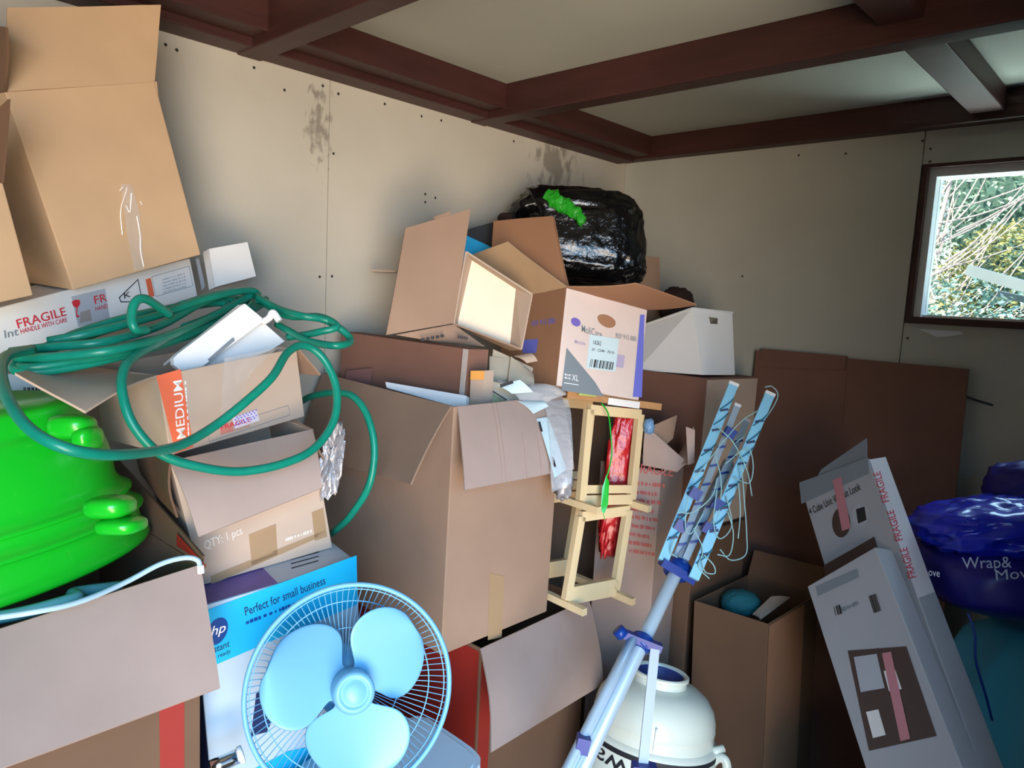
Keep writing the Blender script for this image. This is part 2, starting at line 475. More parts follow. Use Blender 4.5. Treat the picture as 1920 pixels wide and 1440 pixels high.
# beams
bj = 0
def beam(n, x0, x1, y0, y1, z0, z1, label):
    o = struct('trim_%d' % n, *(boxv(x0, x1, y0, y1, z0, z1), BOXF), BEAM, label)
    bv = o.modifiers.new('bevel', 'BEVEL'); bv.width = .004; bv.segments = 2
beam(1, 0, .085, YF, -.062, ZB, HC, 'dark stained wall plate along the mouldy wall')
beam(2, .087, .165, YF, -.062, ZB + .02, HC, 'second dark beam running beside the wall plate')
beam(3, 0, XR, -.06, 0, ZB + .012, HC, 'dark stained wall plate above the window')
for i, yy in enumerate((-.888, -1.715, -2.545, -3.37)):
    beam(4 + i, 0, XR, yy - .0335, yy + .0335, ZB - .004, HC, ['dark ceiling joist nearest the window wall', 'second dark ceiling joist from the window wall', 'third dark ceiling joist from the window wall', 'fourth dark ceiling joist from the window wall'][i])
beam(8, 1.30, 1.39, -.853, -.062, 2.226, HC, 'short cross timber between the first joist and the window wall')
beam(9, 1.30, 1.39, -1.68, -.923, 2.226, HC, 'short cross timber between the first and second joists')

# window: brown lining, white frame, pane
win = struct('window_1', *join((boxv(WX0, WX0 + .016, -.004, .13, WZ0, WZ1), BOXF), (boxv(WX1 - .016, WX1, -.004, .13, WZ0, WZ1), BOXF),
             (boxv(WX0 + .016, WX1 - .016, -.004, .13, WZ1 - .012, WZ1), BOXF), (boxv(WX0 + .016, WX1 - .016, -.02, .13, WZ0, WZ0 + .022), BOXF)), BEAM, 'small window with brown lining and white frame')
fx0, fx1, fz0, fz1 = WX0 + .016, WX1 - .016, WZ0 + .022, WZ1 - .012
fr = join((boxv(fx0, fx0 + .022, .02, .1, fz0, fz1), BOXF), (boxv(fx1 - .022, fx1, .02, .1, fz0, fz1), BOXF),
          (boxv(fx0 + .022, fx1 - .022, .02, .1, fz1 - .026, fz1), BOXF), (boxv(fx0 + .022, fx1 - .022, .04, .1, fz0, fz0 + .008), BOXF),
          (boxv((fx0 + fx1) / 2 + .08, (fx0 + fx1) / 2 + .11, .05, .09, fz0 + .008, fz1 - .026), BOXF))
mesh_obj('window_frame', fr[0], fr[1], WFRAME, win)
mesh_obj('pane', boxv(fx0 + .022, (fx0 + fx1) / 2 + .08, .07, .074, fz0 + .008, fz1 - .026), BOXF, GLASS, win)
mesh_obj('pane', boxv((fx0 + fx1) / 2 + .11, fx1 - .022, .07, .074, fz0 + .008, fz1 - .026), BOXF, GLASS, win)
g = [on(x, y, 'Y', -.003) for x, y in ((1722, 617), (1800, 621), (1806, 626), (1780, 631), (1757, 632), (1738, 623))]
mesh_obj('filler_smear', *sheet(g, .004), GLUE, win)

# ================================================================== OUTSIDE
def leaves(center, rad, count, size, seed, cols):
    random.seed(seed); vs, fs = [], []
    for i in range(count):
        while True:
            q = V((random.uniform(-1, 1), random.uniform(-1, 1), random.uniform(-1, 1)))
            if .55 < q.length < 1: break
        p = V(center) + V((q.x * rad[0], q.y * rad[1], q.z * rad[2]))
        e = Euler((random.uniform(-1, 1), random.uniform(-1, 1), random.uniform(0, 6.3))).to_matrix()
        s = size * random.uniform(.6, 1.3); k = len(vs)
        vs += [p + e @ V((0, -s, 0)), p + e @ V((s * .45, 0, s * .15)), p + e @ V((0, s, 0)), p + e @ V((-s * .45, 0, s * .15))]
        fs.append((k, k + 1, k + 2, k + 3))
    return vs, fs
def leafmat(name, a, b_):
    m = mat(name, a, .6); n = m.node_tree.nodes; l = m.node_tree.links
    gi = n.new('ShaderNodeNewGeometry'); r = n.new('ShaderNodeValToRGB')
    r.color_ramp.elements[0].color = rgb(*a); r.color_ramp.elements[1].color = rgb(*b_)
    l.new(gi.outputs['Random Per Island'], r.inputs[0]); l.new(r.outputs[0], n['Principled BSDF'].inputs['Base Color'])
    return m
LM1 = leafmat('ivy_leaf', (110, 164, 152), (196, 226, 218))
LM2 = leafmat('yellow_leaf', (150, 160, 96), (208, 204, 140))
LM3 = leafmat('tree_leaf', (110, 154, 130), (198, 222, 196))
TWIG = mat('pale_twig', (206, 196, 186), .8)
struct('ground', *(boxv(-8, 9, .16, 12, -.3, -.05), BOXF), mat('garden_soil', (110, 112, 90), .9, var=.2), 'garden ground outside the window')
def shrub(name, label, c, rad, cnt, size, seed, lm):
    t = Thing(name, label, 'shrub', (c[0], c[1], -.05))
    o = part(t, 'foliage', *leaves(c, rad, cnt, size, seed, None), lm); o['kind'] = 'stuff'
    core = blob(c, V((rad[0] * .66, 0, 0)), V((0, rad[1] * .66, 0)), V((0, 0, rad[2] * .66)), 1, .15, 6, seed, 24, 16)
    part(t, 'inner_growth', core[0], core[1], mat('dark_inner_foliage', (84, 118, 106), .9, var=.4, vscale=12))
    part(t, 'stem', *tube([(c[0], c[1], -.05), (c[0] + .04, c[1], c[2] * .6), (c[0], c[1], c[2])], .05), TWIG)
shrub('ivy_bank', 'blue-green ivy bank just outside the window', (1.0, 1.75, .85), (1.5, .55, 1.0), 24000, .02, 1, LM1)
shrub('yellow_shrub', 'yellow-leaved shrub behind the ivy outside', (1.05, 3.12, 1.85), (.55, .42, .45), 6500, .022, 2, LM2)
shrub('leafy_tree', 'tall pale green tree standing behind the yellow shrub', (1.35, 4.3, 2.7), (1.6, .7, 1.6), 20000, .028, 3, LM3)
shrub('hedge_tree', 'second leafy tree farther along the garden behind the bare branches', (-1.75, 4.35, 2.5), (1.3, .7, 1.8), 12000, .032, 4, LM3)
random.seed(5)
bt = Thing('bare_tree', 'bare pale branches in front of the tree outside', 'tree', (.5, 2.48, -.05))
part(bt, 'trunk', *tube([(.5, 2.48, -.05), (.52, 2.48, 1.2), (.6, 2.48, 1.9), (.72, 2.5, 2.9)], lambda t: .024 * (1 - .6 * t)), TWIG)
for i in range(60):
    z0 = random.uniform(1.2, 2.3); x0 = random.uniform(.4, .75)
    dx, dz = random.uniform(-.15, .8), random.uniform(.1, .9)
    y0 = 2.49 + random.uniform(-.05, .05)
    part(bt, 'branch', *tube([(x0, y0, z0), (x0 + dx * .45, y0 + random.uniform(-.05, .05), z0 + dz * .35), (x0 + dx, y0 + random.uniform(-.07, .07), z0 + dz)], lambda t: random.uniform(.0045, .007) * (1 - .5 * t), 5, smooth_n=5), TWIG)
TIMB = mat('weathered_timber', (140, 158, 158), .7, var=.1)
def rail(name, label, a, b, w):
    v, f = bar(a, b, w, .03, (0, 0, 1)); single(name, label, 'timber', v, f, TIMB)
rail('timber_rail', 'wide weathered timber rail jutting out of the shrubs outside', at(1815, 506, 3.6), at(2040, 572, 3.1), .05)
rail('timber_rail', 'narrow timber rail below the wide one outside', at(1874, 551, 3.6), at(2060, 592, 3.15), .03)

# ================================================================== LEFT PILE
# long white flat-pack box lying on a slope
a0, a1 = at(0, 675, 1.29), at(364, 558, 1.69)
rx = (a1 - a0).normalized(); ry = V((-1, -.4, 0)); ry = (ry - rx * ry.dot(rx)).normalized(); rz = rx.cross(ry)
if rz.z < 0: rz = -rz
ee = Matrix((rx, ry, rz)).transposed().to_euler()
L0, L1 = -.16, (a1 - a0).length + .012
base = a0 + rx * (L0 + L1) / 2 + ry * .06
lb = Carton('flat_pack_box', 'long white flat-pack box with fragile tape under two brown cartons', base, [math.degrees(x) for x in ee], (L1 - L0, .12, .09), WHC)
lb.text('front', 'FRAGILE', (33, 616), (124, 591), (28, 599), REDT)
lb.text('front', 'HANDLE WITH CARE', (38, 626), (125, 603), (36, 617), REDT)
lb.text('front', 'Int', (8, 634), (34, 628), (6, 619), GREYP)
lb.decal('front', [(133, 556), (196, 541), (205, 600), (146, 613)], LGREY, 'clear_tape_patch')
lb.decal('front', [(150, 585), (168, 580), (172, 601), (148, 606)], mat('photo_print', (160, 150, 146), .5), 'printed_picture', .0014)
lb.text('front', 'FR', (177, 570), (200, 564), (174, 555), REDT, off=.002)
lb.text('front', 'HAND', (178, 583), (201, 577), (177, 575), REDT, off=.002)
gl = [(133, 566), (139, 562), (148, 562), (149, 570), (144, 577), (143, 590), (149, 593), (143, 596), (141, 590), (142, 577), (136, 574)]
lb.decal('front', gl, REDT, 'wine_glass_mark', .002)
tri = [(258, 524), (223, 558), (226, 566), (266, 566)]
tv, tf = tube([lb.hit('front', p) + lb.face('front')[1] * .001 for p in tri], .0011, 6, True, 1)
part(lb, 'warning_triangle', tv, tf, INK)
lb.text('front', 'K', (232, 560), (244, 556), (231, 549), INK)
lb.decal('front', [(272, 524), (282, 521), (289, 555), (279, 558)], ORNG, 'orange_stripe')
tb = [(284, 519), (354, 499), (361, 536), (292, 556)]
tv, tf = tube([lb.hit('front', p) + lb.face('front')[1] * .0008 for p in tb], .0006, 5, True, 1)
part(lb, 'printed_table', tv, tf, GREYP)
for i in range(5):
    lb.scrib('front', (304 + i * .5, 526 + i * 6), (346 + i, 514 + i * 6), (303.5, 523 + i * 6), LGREY, i)
lb.decal('front', [(366, 486), (372, 484), (384, 536), (378, 545)], LGREY, 'grey_end_band')
# white end flap of the box
q = [at(386, 470, 1.66), at(458, 457, 1.74), at(474, 521, 1.74), at(398, 541, 1.66)]
part(lb, 'end_flap', *sheet(q, .03), WHC)

# brown cartons standing on it
bA = Carton('tall_carton', 'tall tan carton with raised flap standing on the white box', (.175, -2.116, 1.622), (2.6, -18.3, 99.1), (.277, .27, .35), KR, True)
A, B = bA.P(-.5, -.5, 1), bA.P(.5, -.5, 1)
bA.flap(B, A, plen(13, 14, A, .165, False), plen(301, 10, B, .17, False), KR)
Lb = bA.P(-.5, .5, 1)
bA.flap(A, Lb, plen(-60, 40, Lb, .16), plen(8, 50, A, .14), KD)
bA.flap(B, bA.P(.5, .5, 1), bA.P(.45, .5, .62), bA.P(.45, -.45, .62), KR)
fpl = bA.face('front')
strip = [(226, 345), (246, 345), (262, 400), (270, 505), (252, 508), (238, 440)]
bA.decal('front', strip, CTAPE, 'clear_tape')
for k, pp in enumerate([[(238, 352), (226, 395), (229, 440)], [(246, 362), (243, 398), (236, 385)], [(256, 405), (262, 440), (263, 470), (269, 500)], [(224, 358), (230, 350)], [(262, 377), (266, 384)]]):
    part(bA, 'tape_wrinkle', *tube([bA.hit('front', p) + fpl[1] * .001 for p in pp], .0009, 5, smooth_n=4), mat('glossy_tape', (245, 240, 235), .1, coat=.5))
bB = Carton('carton', 'tan carton leaning at the end of the white box beside the tall one', (.345, -2.435, 1.545), (4.7, -14.7, 101.5), (.21, .22, .187), KR, True)
A, B = bB.P(-.5, -.5, 1), bB.P(.5, -.5, 1)
bB.flap(B, bB.P(.5, .5, 1), at(-26, 225, 1.13), at(13, 186, 1.10), KD)

# white carton with barcode holding up the slope
sup = Carton('carton', 'white barcoded carton tucked behind the lime green plastic shell', (.095, -2.47, 0), (0, 0, 90), (.62, .17, 1.40), WHC)
sup.bars('front', (45, 762), (78, 762), (43, 726), 9, INK, 3)
# HP printer box
hp = Carton('printer_box', 'cyan and white printer box behind the fan', (.559, -1.909, .605), (2.2, -5.0, 81.7), (.32, .153, .425), mat('bluish_white_carton', (176, 196, 212), .5, var=.04))
hp.decal('front', [(361, 1153), (668, 1041), (670, 1133), (376, 1258)], CYAN, 'cyan_band')
hp.decal('front', [(470, 1380), (480, 1300), (500, 1280), (520, 1330), (500, 1372)], NAVY, 'printer_picture')
hp.decal('front', [(478, 1440), (540, 1408), (600, 1395), (640, 1440)], CYAN, 'cyan_corner')
N = hp.face('front')[1]
cc = hp.hit('front', (407, 1183)); eu = (hp.hit('front', (427, 1176)) - cc); ew = (hp.hit('front', (409, 1158)) - cc)
vs = [cc + eu * math.cos(k * math.pi / 14) + ew * math.sin(k * math.pi / 14) + N * .0018 for k in range(28)]
lg = part(hp, 'round_logo', vs, [tuple(range(28))], HPB)
text3(hp, 'hp', hp.hit('front', (395, 1192)), hp.hit('front', (421, 1183)), hp.hit('front', (400, 1172)), N, WHP, 'logo_letters', .0026, sub=lg)
hp.text('front', 'Perfect for small business', (460, 1154), (610, 1094), (457, 1138), NAVY)
hp.scrib('front', (461, 1171), (556, 1134), (460, 1164), HPB)
hp.text('front', 'Instant', (390, 1228), (430, 1211), (390, 1215), NAVY)
hp.text('front', 'Ink ready', (392, 1240), (432, 1223), (392, 1232), NAVY)
hp.uvdecal('left', [(-.49, .49, .01, .99)], NAVY, 'navy_side')
hp.uvdecal('top', [(-.49, -.02, .02, .98)], PURP, 'purple_print')
hp.uvdecal('top', [(-.02, .49, .02, .98)], LGREY, 'pale_print')
for i in range(4):
    hp.uvdecal('top', [(.12 + i * .02, .30 + i * .03, .30 + i * .13, .33 + i * .13)], INK, 'small_print', .0018)
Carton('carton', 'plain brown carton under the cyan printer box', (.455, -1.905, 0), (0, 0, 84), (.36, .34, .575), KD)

# carton QTY
MDB, MDR = V((.41, -2.002, 1.30)), (-2, -7.7, 98.3)
mdn = Euler([R_(a) for a in MDR]).to_matrix() @ V((0, 0, 1))
qt = Carton('carton', 'carton marked QTY standing on the cyan printer box', (.441, -1.925, 1.049), (9.1, -14.5, 82.1), (.268, .25, .291), KL, True, rest=(hp.face('top')[0] + hp.face('top')[1] * .0025, hp.face('top')[1]), rim=(MDB - mdn * .003, mdn))
A, B = qt.P(-.5, -.5, 1), qt.P(.5, -.5, 1)
qt.flap(A, B, plen(604, 914, B, .135), plen(372, 1006, A, .15), KP, .012)
WTX = mat('faded_white_print', (222, 214, 204), .6)
qt.text('front', 'QTY: 1 pcs', (384, 1030), (454, 1000), (381, 1014), WTX)
qt.scrib('front', (535, 1015), (585, 998), (534, 1008), WTX)
qt.decal('front', [(466, 1002), (517, 982), (520, 1040), (472, 1060)], TAPE, 'brown_tape')
qt.decal('front', [(584, 960), (606, 952), (613, 1006), (590, 1014)], TAPE, 'brown_tape')
qt.decal('front', [(394, 1080), (609, 994), (610, 1002), (396, 1096)], TAPE, 'brown_tape')
A, Bk = qt.P(-.5, -.5, 1), qt.P(-.5, .5, 1)
qt.flap(A, Bk, qt.P(-.56, .5, .66), qt.P(-.56, -.5, .62), KD, .006)
qt.flap(qt.P(.5, -.5, 1), qt.P(.5, .5, 1), qt.P(.57, .5, .68), qt.P(.57, -.5, .66), KM, .006)
# carton MEDIUM
md = Carton('carton', 'carton with orange MEDIUM stripe holding white plastic panels', MDB, MDR, (.303, .25, .149), KL, True)
md.decal('front', [(292, 705), (338, 692), (362, 838), (329, 850)], ORNG, 'orange_stripe')
md.text('front', 'MEDIUM', (347, 820), (340, 712), (330, 824), mat('white_print', (240, 236, 232), .5))
md.scrib('front', (355, 825), (348, 712), (352, 825), mat('white_print', (240, 236, 232), .5))
md.decal('front', [(412, 798), (436, 791), (437, 808), (413, 815)], mat('faded_red_print', (206, 130, 118), .6), 'fragile_mark')
md.text('front', 'FRAGILE', (414, 806), (470, 790), (412, 797), REDT)
md.text('front', 'HANDLE WITH CARE', (414, 815), (468, 800), (413, 811), mat('faded_red_print', (206, 130, 118), .6))
tv, tf = tube([md.hit('front', p) + md.face('front')[1] * .0006 for p in [(390, 808), (540, 760), (543, 778), (392, 828)]], .0006, 5, True, 1)
part(md, 'printed_panel', tv, tf, GREYP)
dots = []
for j in range(4):
    for i in range(7):
        c = md.hit('front', (440 + i * 6 + (j % 2) * 3, 797 - i * 2.2 - j * 5)); dots.append(c)
vs, fs = [], []
uu = (md.P(.5, -.5, 1) - md.P(-.5, -.5, 1)).normalized(); ww = md.R @ V((0, 0, 1)); nn = md.face('front')[1]
for c in dots:
    k = len(vs); s = .0022
    vs += [c + nn * .0022 - uu * s, c + nn * .0022 - ww * s, c + nn * .0022 + uu * s, c + nn * .0022 + ww * s]; fs.append((k, k + 1, k + 2, k + 3))
md.decal('front', [(434, 783), (480, 768), (486, 788), (440, 804)], mat('mesh_label', (216, 208, 222), .5), 'dotted_label', .0015)
part(md, 'label_dots', vs, fs, VIOL)
md.decal('front', [(420, 672), (520, 652), (470, 700), (440, 780), (412, 770)], CTAPE, 'clear_tape')
A, Bk = md.P(-.5, -.5, 1), md.P(-.5, .5, 1)
md.flap(A, Bk, at(28, 699, 1.11), at(160, 772, 1.12), KL, .006)
md.flap(md.P(.5, -.5, 1), md.P(.5, .5, 1), md.P(.5, .5, 1) + V((0, .05, -.06)), md.P(.5, -.5, 1) + V((.01, .05, -.06)), KM)

# white plastic panels in it
wp = Thing('plastic_shelf', 'white plastic shelf with lip sticking out of the MEDIUM carton', 'shelf', at(420, 690, 1.36))
pl = [(335, 690), (455, 590), (470, 586), (531, 640), (505, 657), (420, 690)]
part(wp, 'panel', *sheet([at(x, y, 1.405 + (x - 335) * .00085) for x, y in pl], .012), WHP)
ln = [(322, 672), (330, 664), (448, 574), (456, 570), (492, 600), (486, 606), (372, 690), (352, 697), (334, 694), (323, 684)]
part(wp, 'lip', *sheet([at(x, y, 1.365 + (x - 335) * .00085) for x, y in ln], .014), WHP)
part(wp, 'side_wall', *grid4(at(308, 686, 1.385), at(445, 578, 1.49), at(450, 574, 1.47), at(330, 668, 1.37), .004), mat('grey_plastic', (190, 188, 186), .4))
part(wp, 'slot', *bar(at(392, 676, 1.40), at(438, 636, 1.438), .006, .003, (0, 0, 1)), GREYP)
part(wp, 'hook', *tube([at(493, 604, 1.49), at(505, 596, 1.49), at(512, 586, 1.49), at(524, 602, 1.49)], .007), WHP)
# silver crumpled film beside it
fo = blob(at(622, 860, 1.50), RT * .016, UP * -.058 + RT * -.006, fwd * .010, .65, .5, 9, 4, 24, 24)
single('foil_wrapper', 'crumpled silver film hanging at the side of the QTY carton', 'wrapper', fo[0], fo[1], mat('silver_film', (150, 148, 152), .3, metal=.2, bump=.4, bscale=50))

# ---- green garden hose
def px(lst): return [at(*p) for p in lst]
hs = Thing('garden_hose', 'green garden hose coiled over the cartons', 'hose', at(330, 650, 1.3))
HR = .0078
part(hs, 'hose_loop', *tube(px([(60, 655, 1.14), (12, 668, 1.06), (2, 700, 1.00), (18, 755, .94), (60, 808, .91), (125, 841, .91), (205, 853, .96), (290, 846, 1.06), (345, 832, 1.13), (405, 797, 1.20), (462, 752, 1.24), (510, 707, 1.28), (540, 660, 1.34), (572, 648, 1.38), (606, 672, 1.40), (630, 725, 1.40), (627, 785, 1.38), (592, 838, 1.34), (535, 868, 1.29), (452, 884, 1.24), (372, 875, 1.19), (300, 850, 1.15), (252, 800, 1.13), (231, 745, 1.13), (230, 702, 1.15), (248, 672, 1.19), (300, 640, 1.30), (370, 612, 1.50)]), HR, 12), HOSE, True)
part(hs, 'hose_tail', *tube(px([(566, 752, 1.72), (585, 743, 1.67), (622, 736, 1.60), (660, 742, 1.56), (688, 778, 1.54), (702, 840, 1.53), (692, 910, 1.53), (658, 966, 1.56), (634, 990, 1.61), (622, 1000, 1.66)]), HR, 12), HOSE, True)
part(hs, 'small_loop', *tube(px([(275, 618, 1.25), (253, 616, 1.22), (247, 592, 1.22), (254, 566, 1.23), (272, 560, 1.25), (296, 574, 1.29), (318, 590, 1.33)]), HR, 12), HOSE, True)
random.seed(8); coil = []
for i in range(150):
    a = i / 150 * 2 * math.pi * 5.2; tn = i / 150
    rx_ = 215 + 26 * math.sin(a * .31 + 1) - 26 * tn; ry_ = 27 + 8 * math.sin(a * .53)
    x = 262 + rx_ * math.cos(a); y = 622 + ry_ * math.sin(a) - .26 * (x - 262) + 6 * math.sin(a * .37)
    coil.append((x, y, 1.33 - .05 * math.sin(a) + (.0016 if x > 262 else .0007) * (x - 262) - .01 * tn))
part(hs, 'hose_coil', *tube(px(coil), HR, 10, smooth_n=3), HOSE, True)
for k, st in enumerate([
    [(30, 672, 1.17), (110, 668, 1.16), (220, 655, 1.18), (320, 628, 1.32), (400, 592, 1.50), (455, 562, 1.60), (470, 552, 1.62), (440, 546, 1.61), (390, 556, 1.54), (340, 572, 1.44)],
    [(20, 660, 1.19), (100, 650, 1.19), (200, 640, 1.21), (300, 610, 1.34), (370, 572, 1.48), (410, 556, 1.55)],
    [(480, 556, 1.60), (520, 578, 1.56), (565, 592, 1.52), (610, 600, 1.54), (645, 622, 1.55), (657, 640, 1.54), (630, 648, 1.50), (580, 640, 1.52), (545, 622, 1.55), (520, 608, 1.58)],
    [(540, 632, 1.56), (570, 628, 1.54), (600, 622, 1.52), (632, 612, 1.53), (600, 594, 1.55), (540, 592, 1.57), (490, 566, 1.61)],
    [(90, 640, 1.22), (180, 622, 1.25), (300, 590, 1.37), (380, 562, 1.48), (450, 546, 1.58), (480, 548, 1.62), (486, 566, 1.60)]]):
    part(hs, 'hose_strand', *tube(px(st), HR, 10, smooth_n=6), HOSE, True)

# ---- carton with big flap and lime green shell
fH0, fH1 = at(-60, 1211, .98), at(375, 1060, 1.23)          # two points of the sagging front rim
fbn = V((0, -(fH1.z - fH0.z) / (fH1.y - fH0.y), 1)).normalized()
fb = Carton('carton', 'open carton with wide hanging flap below the lime green shell', (.455, -2.512, .55), (0, 0, 91), (.74, .49, .552), KD, True, rim=(fH1, fbn))  # body darker than its front flap, painting the shade under that flap
fA, fB = fb.P(-.5, -.5, 1), fb.P(.5, -.5, 1)
fb.flap(fA, fB, plen(412, 1290, fB, .20), fA + V((.20, -.03, -.05)), KP, .004, .003)
fb.decal('front', [(298, 1330), (345, 1312), (345, 1460), (300, 1460)], mat('red_stripe', (158, 52, 44), .6), 'red_stripe')
fb.flap(fb.P(.5, -.5, 1), fb.P(.5, .5, 1), fb.P(.5, .5, 1) + V((0, .02, .11)), fb.P(.5, -.5, 1) + V((0, .004, .015)), KD, 0, .001)
fb.decal('right', [(330, 1000), (385, 1060), (372, 1100), (330, 1080)], REDB, 'red_patch')
Carton('carton', 'large brown carton under the open carton with the hanging flap', (.455, -2.512, 0), (0, 0, 91), (.74, .49, .549), KM)

gs = Thing('plastic_shell', 'lime green moulded plastic shell in the open carton', 'toy', at(-40, 1120, 1.10))
gx = at(-120, 950, 1.2); zb_ = fH1.z + (gx.y - fH1.y) * -fbn.y / fbn.z + .003; zt_ = at(100, 768, 1.16).z
gc = V((gx.x, gx.y, zb_))
prof = [(300, 1124), (314, 1116), (316, 1104), (306, 1090), (300, 1062), (301, 1046), (309, 1040), (309, 1034), (296, 1026), (285, 1014), (283, 1002), (290, 997), (289, 991), (276, 982), (262, 960), (258, 915), (247, 872), (230, 838), (216, 822), (214, 792), (205, 778), (160, 768)]
gp = catmull([V(((r + 50) * 1.13 / F, 0, (1124 - y) / 356 * (zt_ - zb_))) for r, y in prof], 4)
gM = axes(gc + V((.06, 0, 0)), V((.62, 0, 0)), fbn.cross(V((1, 0, 0))), fbn)
part(gs, 'shell', *lathe([(p.x, p.z) for p in gp], gM, 110, lambda a, z: 1 + .012 * math.cos(4 * a + .8)), LIME, True)
def lump(c, sx, sy, sz, e=.5): return blob(c, RT * sx, fwd * sy, V((0, 0, 1)) * sz, e, .0, 5, 2, 28, 18)
part(gs, 'knob', *lump(at(207, 950, 1.118), .034, .035, .018, .7), LIME, True)
part(gs, 'knob', *lump(at(228, 985, 1.118), .034, .035, .014, .7), LIME, True)
part(gs, 'knob', *lump(at(135, 800, 1.15), .034, .03, .020, .7), LIME, True)
part(gs, 'knob', *lump(at(165, 822, 1.15), .016, .03, .020, .7), LIME, True)
hk = Thing('drying_tube', 'pale blue bent tube under the lime green shell', 'tube', at(300, 1080, 1.15))
part(hk, 'tube', *tube(px([(-60, 1165, .98), (60, 1148, 1.0), (150, 1128, 1.05), (235, 1092, 1.12), (300, 1058, 1.16), (345, 1046, 1.18), (370, 1050, 1.19), (376, 1066, 1.19)]), .0042, 10), mat('pale_blue_tube', (176, 206, 226), .35), True)
part(hk, 'end_cap', *tube(px([(376, 1060, 1.19), (377, 1075, 1.19)]), .0055, 10), WHP)
tk = single('teal_tube', 'teal plastic tubing lying below the lime green shell', 'tube', *tube(px([(-60, 1166, 1.06), (40, 1150, 1.08), (140, 1122, 1.13), (140, 1112, 1.16), (225, 1100, 1.22)]), .010, 10), mat('teal_tube', (90, 160, 170), .4), True)

# ================================================================== FAN
fc = at(659, 1292, 1.30); fn = (at(673, 1310, 1.215) - fc).normalized()
fxv = (RT - fn * RT.dot(fn)).normalized(); fyv = fn.cross(fxv)
fM = axes(fc, fxv, fyv, fn)
fan = Thing('pedestal_fan', 'white fan with three broad blades and no front guard, in front of the printer box', 'fan', V((fc.x - .09, fc.y + .07, .632)))
FRD = 189 * 1.30 / F
def ringpts(r, z, n=96): return [fM @ V((r * math.cos(2 * math.pi * k / n), r * math.sin(2 * math.pi * k / n), z)) for k in range(n)]
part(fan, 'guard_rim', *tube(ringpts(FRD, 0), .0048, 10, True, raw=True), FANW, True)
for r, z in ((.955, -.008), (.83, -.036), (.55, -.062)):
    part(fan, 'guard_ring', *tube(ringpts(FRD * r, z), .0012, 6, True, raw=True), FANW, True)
wv, wf = tube([V((FRD * r, 0, z)) for r, z in ((.20, -.078), (.40, -.070), (.6, -.058), (.8, -.040), (.93, -.016), (1.0, 0))], .00085, 5, smooth_n=3)
wme = bpy.data.meshes.new('guard_wire'); wme.from_pydata([tuple(v) for v in wv], [], wf); wme.materials.append(FANW)
for k in range(96):
    o = bpy.data.objects.new('guard_wire', wme); COL.objects.link(o); o.parent = fan.o
    o.matrix_local = fan.inv @ fM @ Matrix.Rotation(2 * math.pi * k / 96, 4, 'Z')
def blade(ang):
    vs, fs = [], []; nr, na = 18, 16
    for j in range(nr + 1):
        t = j / nr; r = .022 + t * .131
        e = math.sqrt(max(0, 1 - ((t - .56) / .46) ** 2)) if t > .1 else 0
        half = .030 * (1 - t) + .0745 * max(0, e) ** .8
        if t < .45: half = max(half, .022 + .14 * t * .8)
        for i in range(na + 1):
            s = -1 + 2 * i / na
            x = r; yv = s * half + .012 * t
            z = -.012 + s * half * .34 + .012 * (1 - s * s) * t
            vs.append(fM @ (Matrix.Rotation(ang, 4, 'Z') @ V((x, yv, z))))
    W = na + 1
    for j in range(nr):
        for i in range(na): fs.append((j * W + i, j * W + i + 1, (j + 1) * W + i + 1, (j + 1) * W + i))
    return vs, fs
for a in (158, 38, -82):
    o = part(fan, 'blade', *blade(R_(a)), FANW, True)
    so_ = o.modifiers.new('solid', 'SOLIDIFY'); so_.thickness = .003
    ss = o.modifiers.new('sub', 'SUBSURF'); ss.levels = 1; ss.render_levels = 1
hub = [(.001, .045), (.018, .0445), (.022, .041), (.024, .041), (.026, .0445), (.033, .043), (.0365, .036), (.037, -.02), (.036, -.022)]
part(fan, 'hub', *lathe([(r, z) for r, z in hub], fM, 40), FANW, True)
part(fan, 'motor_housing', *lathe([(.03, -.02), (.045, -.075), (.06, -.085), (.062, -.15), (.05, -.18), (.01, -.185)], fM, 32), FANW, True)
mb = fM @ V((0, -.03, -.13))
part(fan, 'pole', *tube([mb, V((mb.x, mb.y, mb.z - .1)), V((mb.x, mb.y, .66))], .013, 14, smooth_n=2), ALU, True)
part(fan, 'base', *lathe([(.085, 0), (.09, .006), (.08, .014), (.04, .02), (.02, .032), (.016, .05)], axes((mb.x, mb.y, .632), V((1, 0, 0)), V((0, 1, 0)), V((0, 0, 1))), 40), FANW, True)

# pale plastic tub behind the fan
tt = Thing('storage_tub', 'pale plastic tub with flat lid beneath the fan', 'tub', V((.82, -1.82, 0)))
TUBM = mat('frosted_plastic', (196, 216, 230), .3, bump=.2, bscale=9)
lid = [(.675, -1.99), (.668, -1.75), (.665, -1.66), (.675, -1.625), (.70, -1.612), (.816, -1.612), (.85, -1.613), (.880, -1.620), (.900, -1.640), (.925, -1.685), (.94, -1.73), (.94, -1.96), (.925, -1.985), (.90, -1.995), (.70, -2.0)]
cx_ = V((.805, -1.81, 0))
def ringz(z, k): return [V(((x - cx_.x) * k + cx_.x, (y - cx_.y) * k + cx_.y, z)) for x, y in lid]
def loft(rings):
    n = len(rings[0]); vs = [p for r in rings for p in r]
    fs = [(j * n + i, j * n + (i + 1) % n, (j + 1) * n + (i + 1) % n, (j + 1) * n + i) for j in range(len(rings) - 1) for i in range(n)]
    return vs, fs + [tuple(range(n - 1, -1, -1)), tuple(range((len(rings) - 1) * n, len(rings) * n))]
part(tt, 'tub_body', *loft([ringz(0, .80), ringz(.02, .84), ringz(.595, .95)]), TUBM)
part(tt, 'lid', *loft([ringz(.596, .97), ringz(.600, 1.0), ringz(.622, 1.0), ringz(.628, .985), ringz(.628, .93), ringz(.631, .91)]), TUBM)
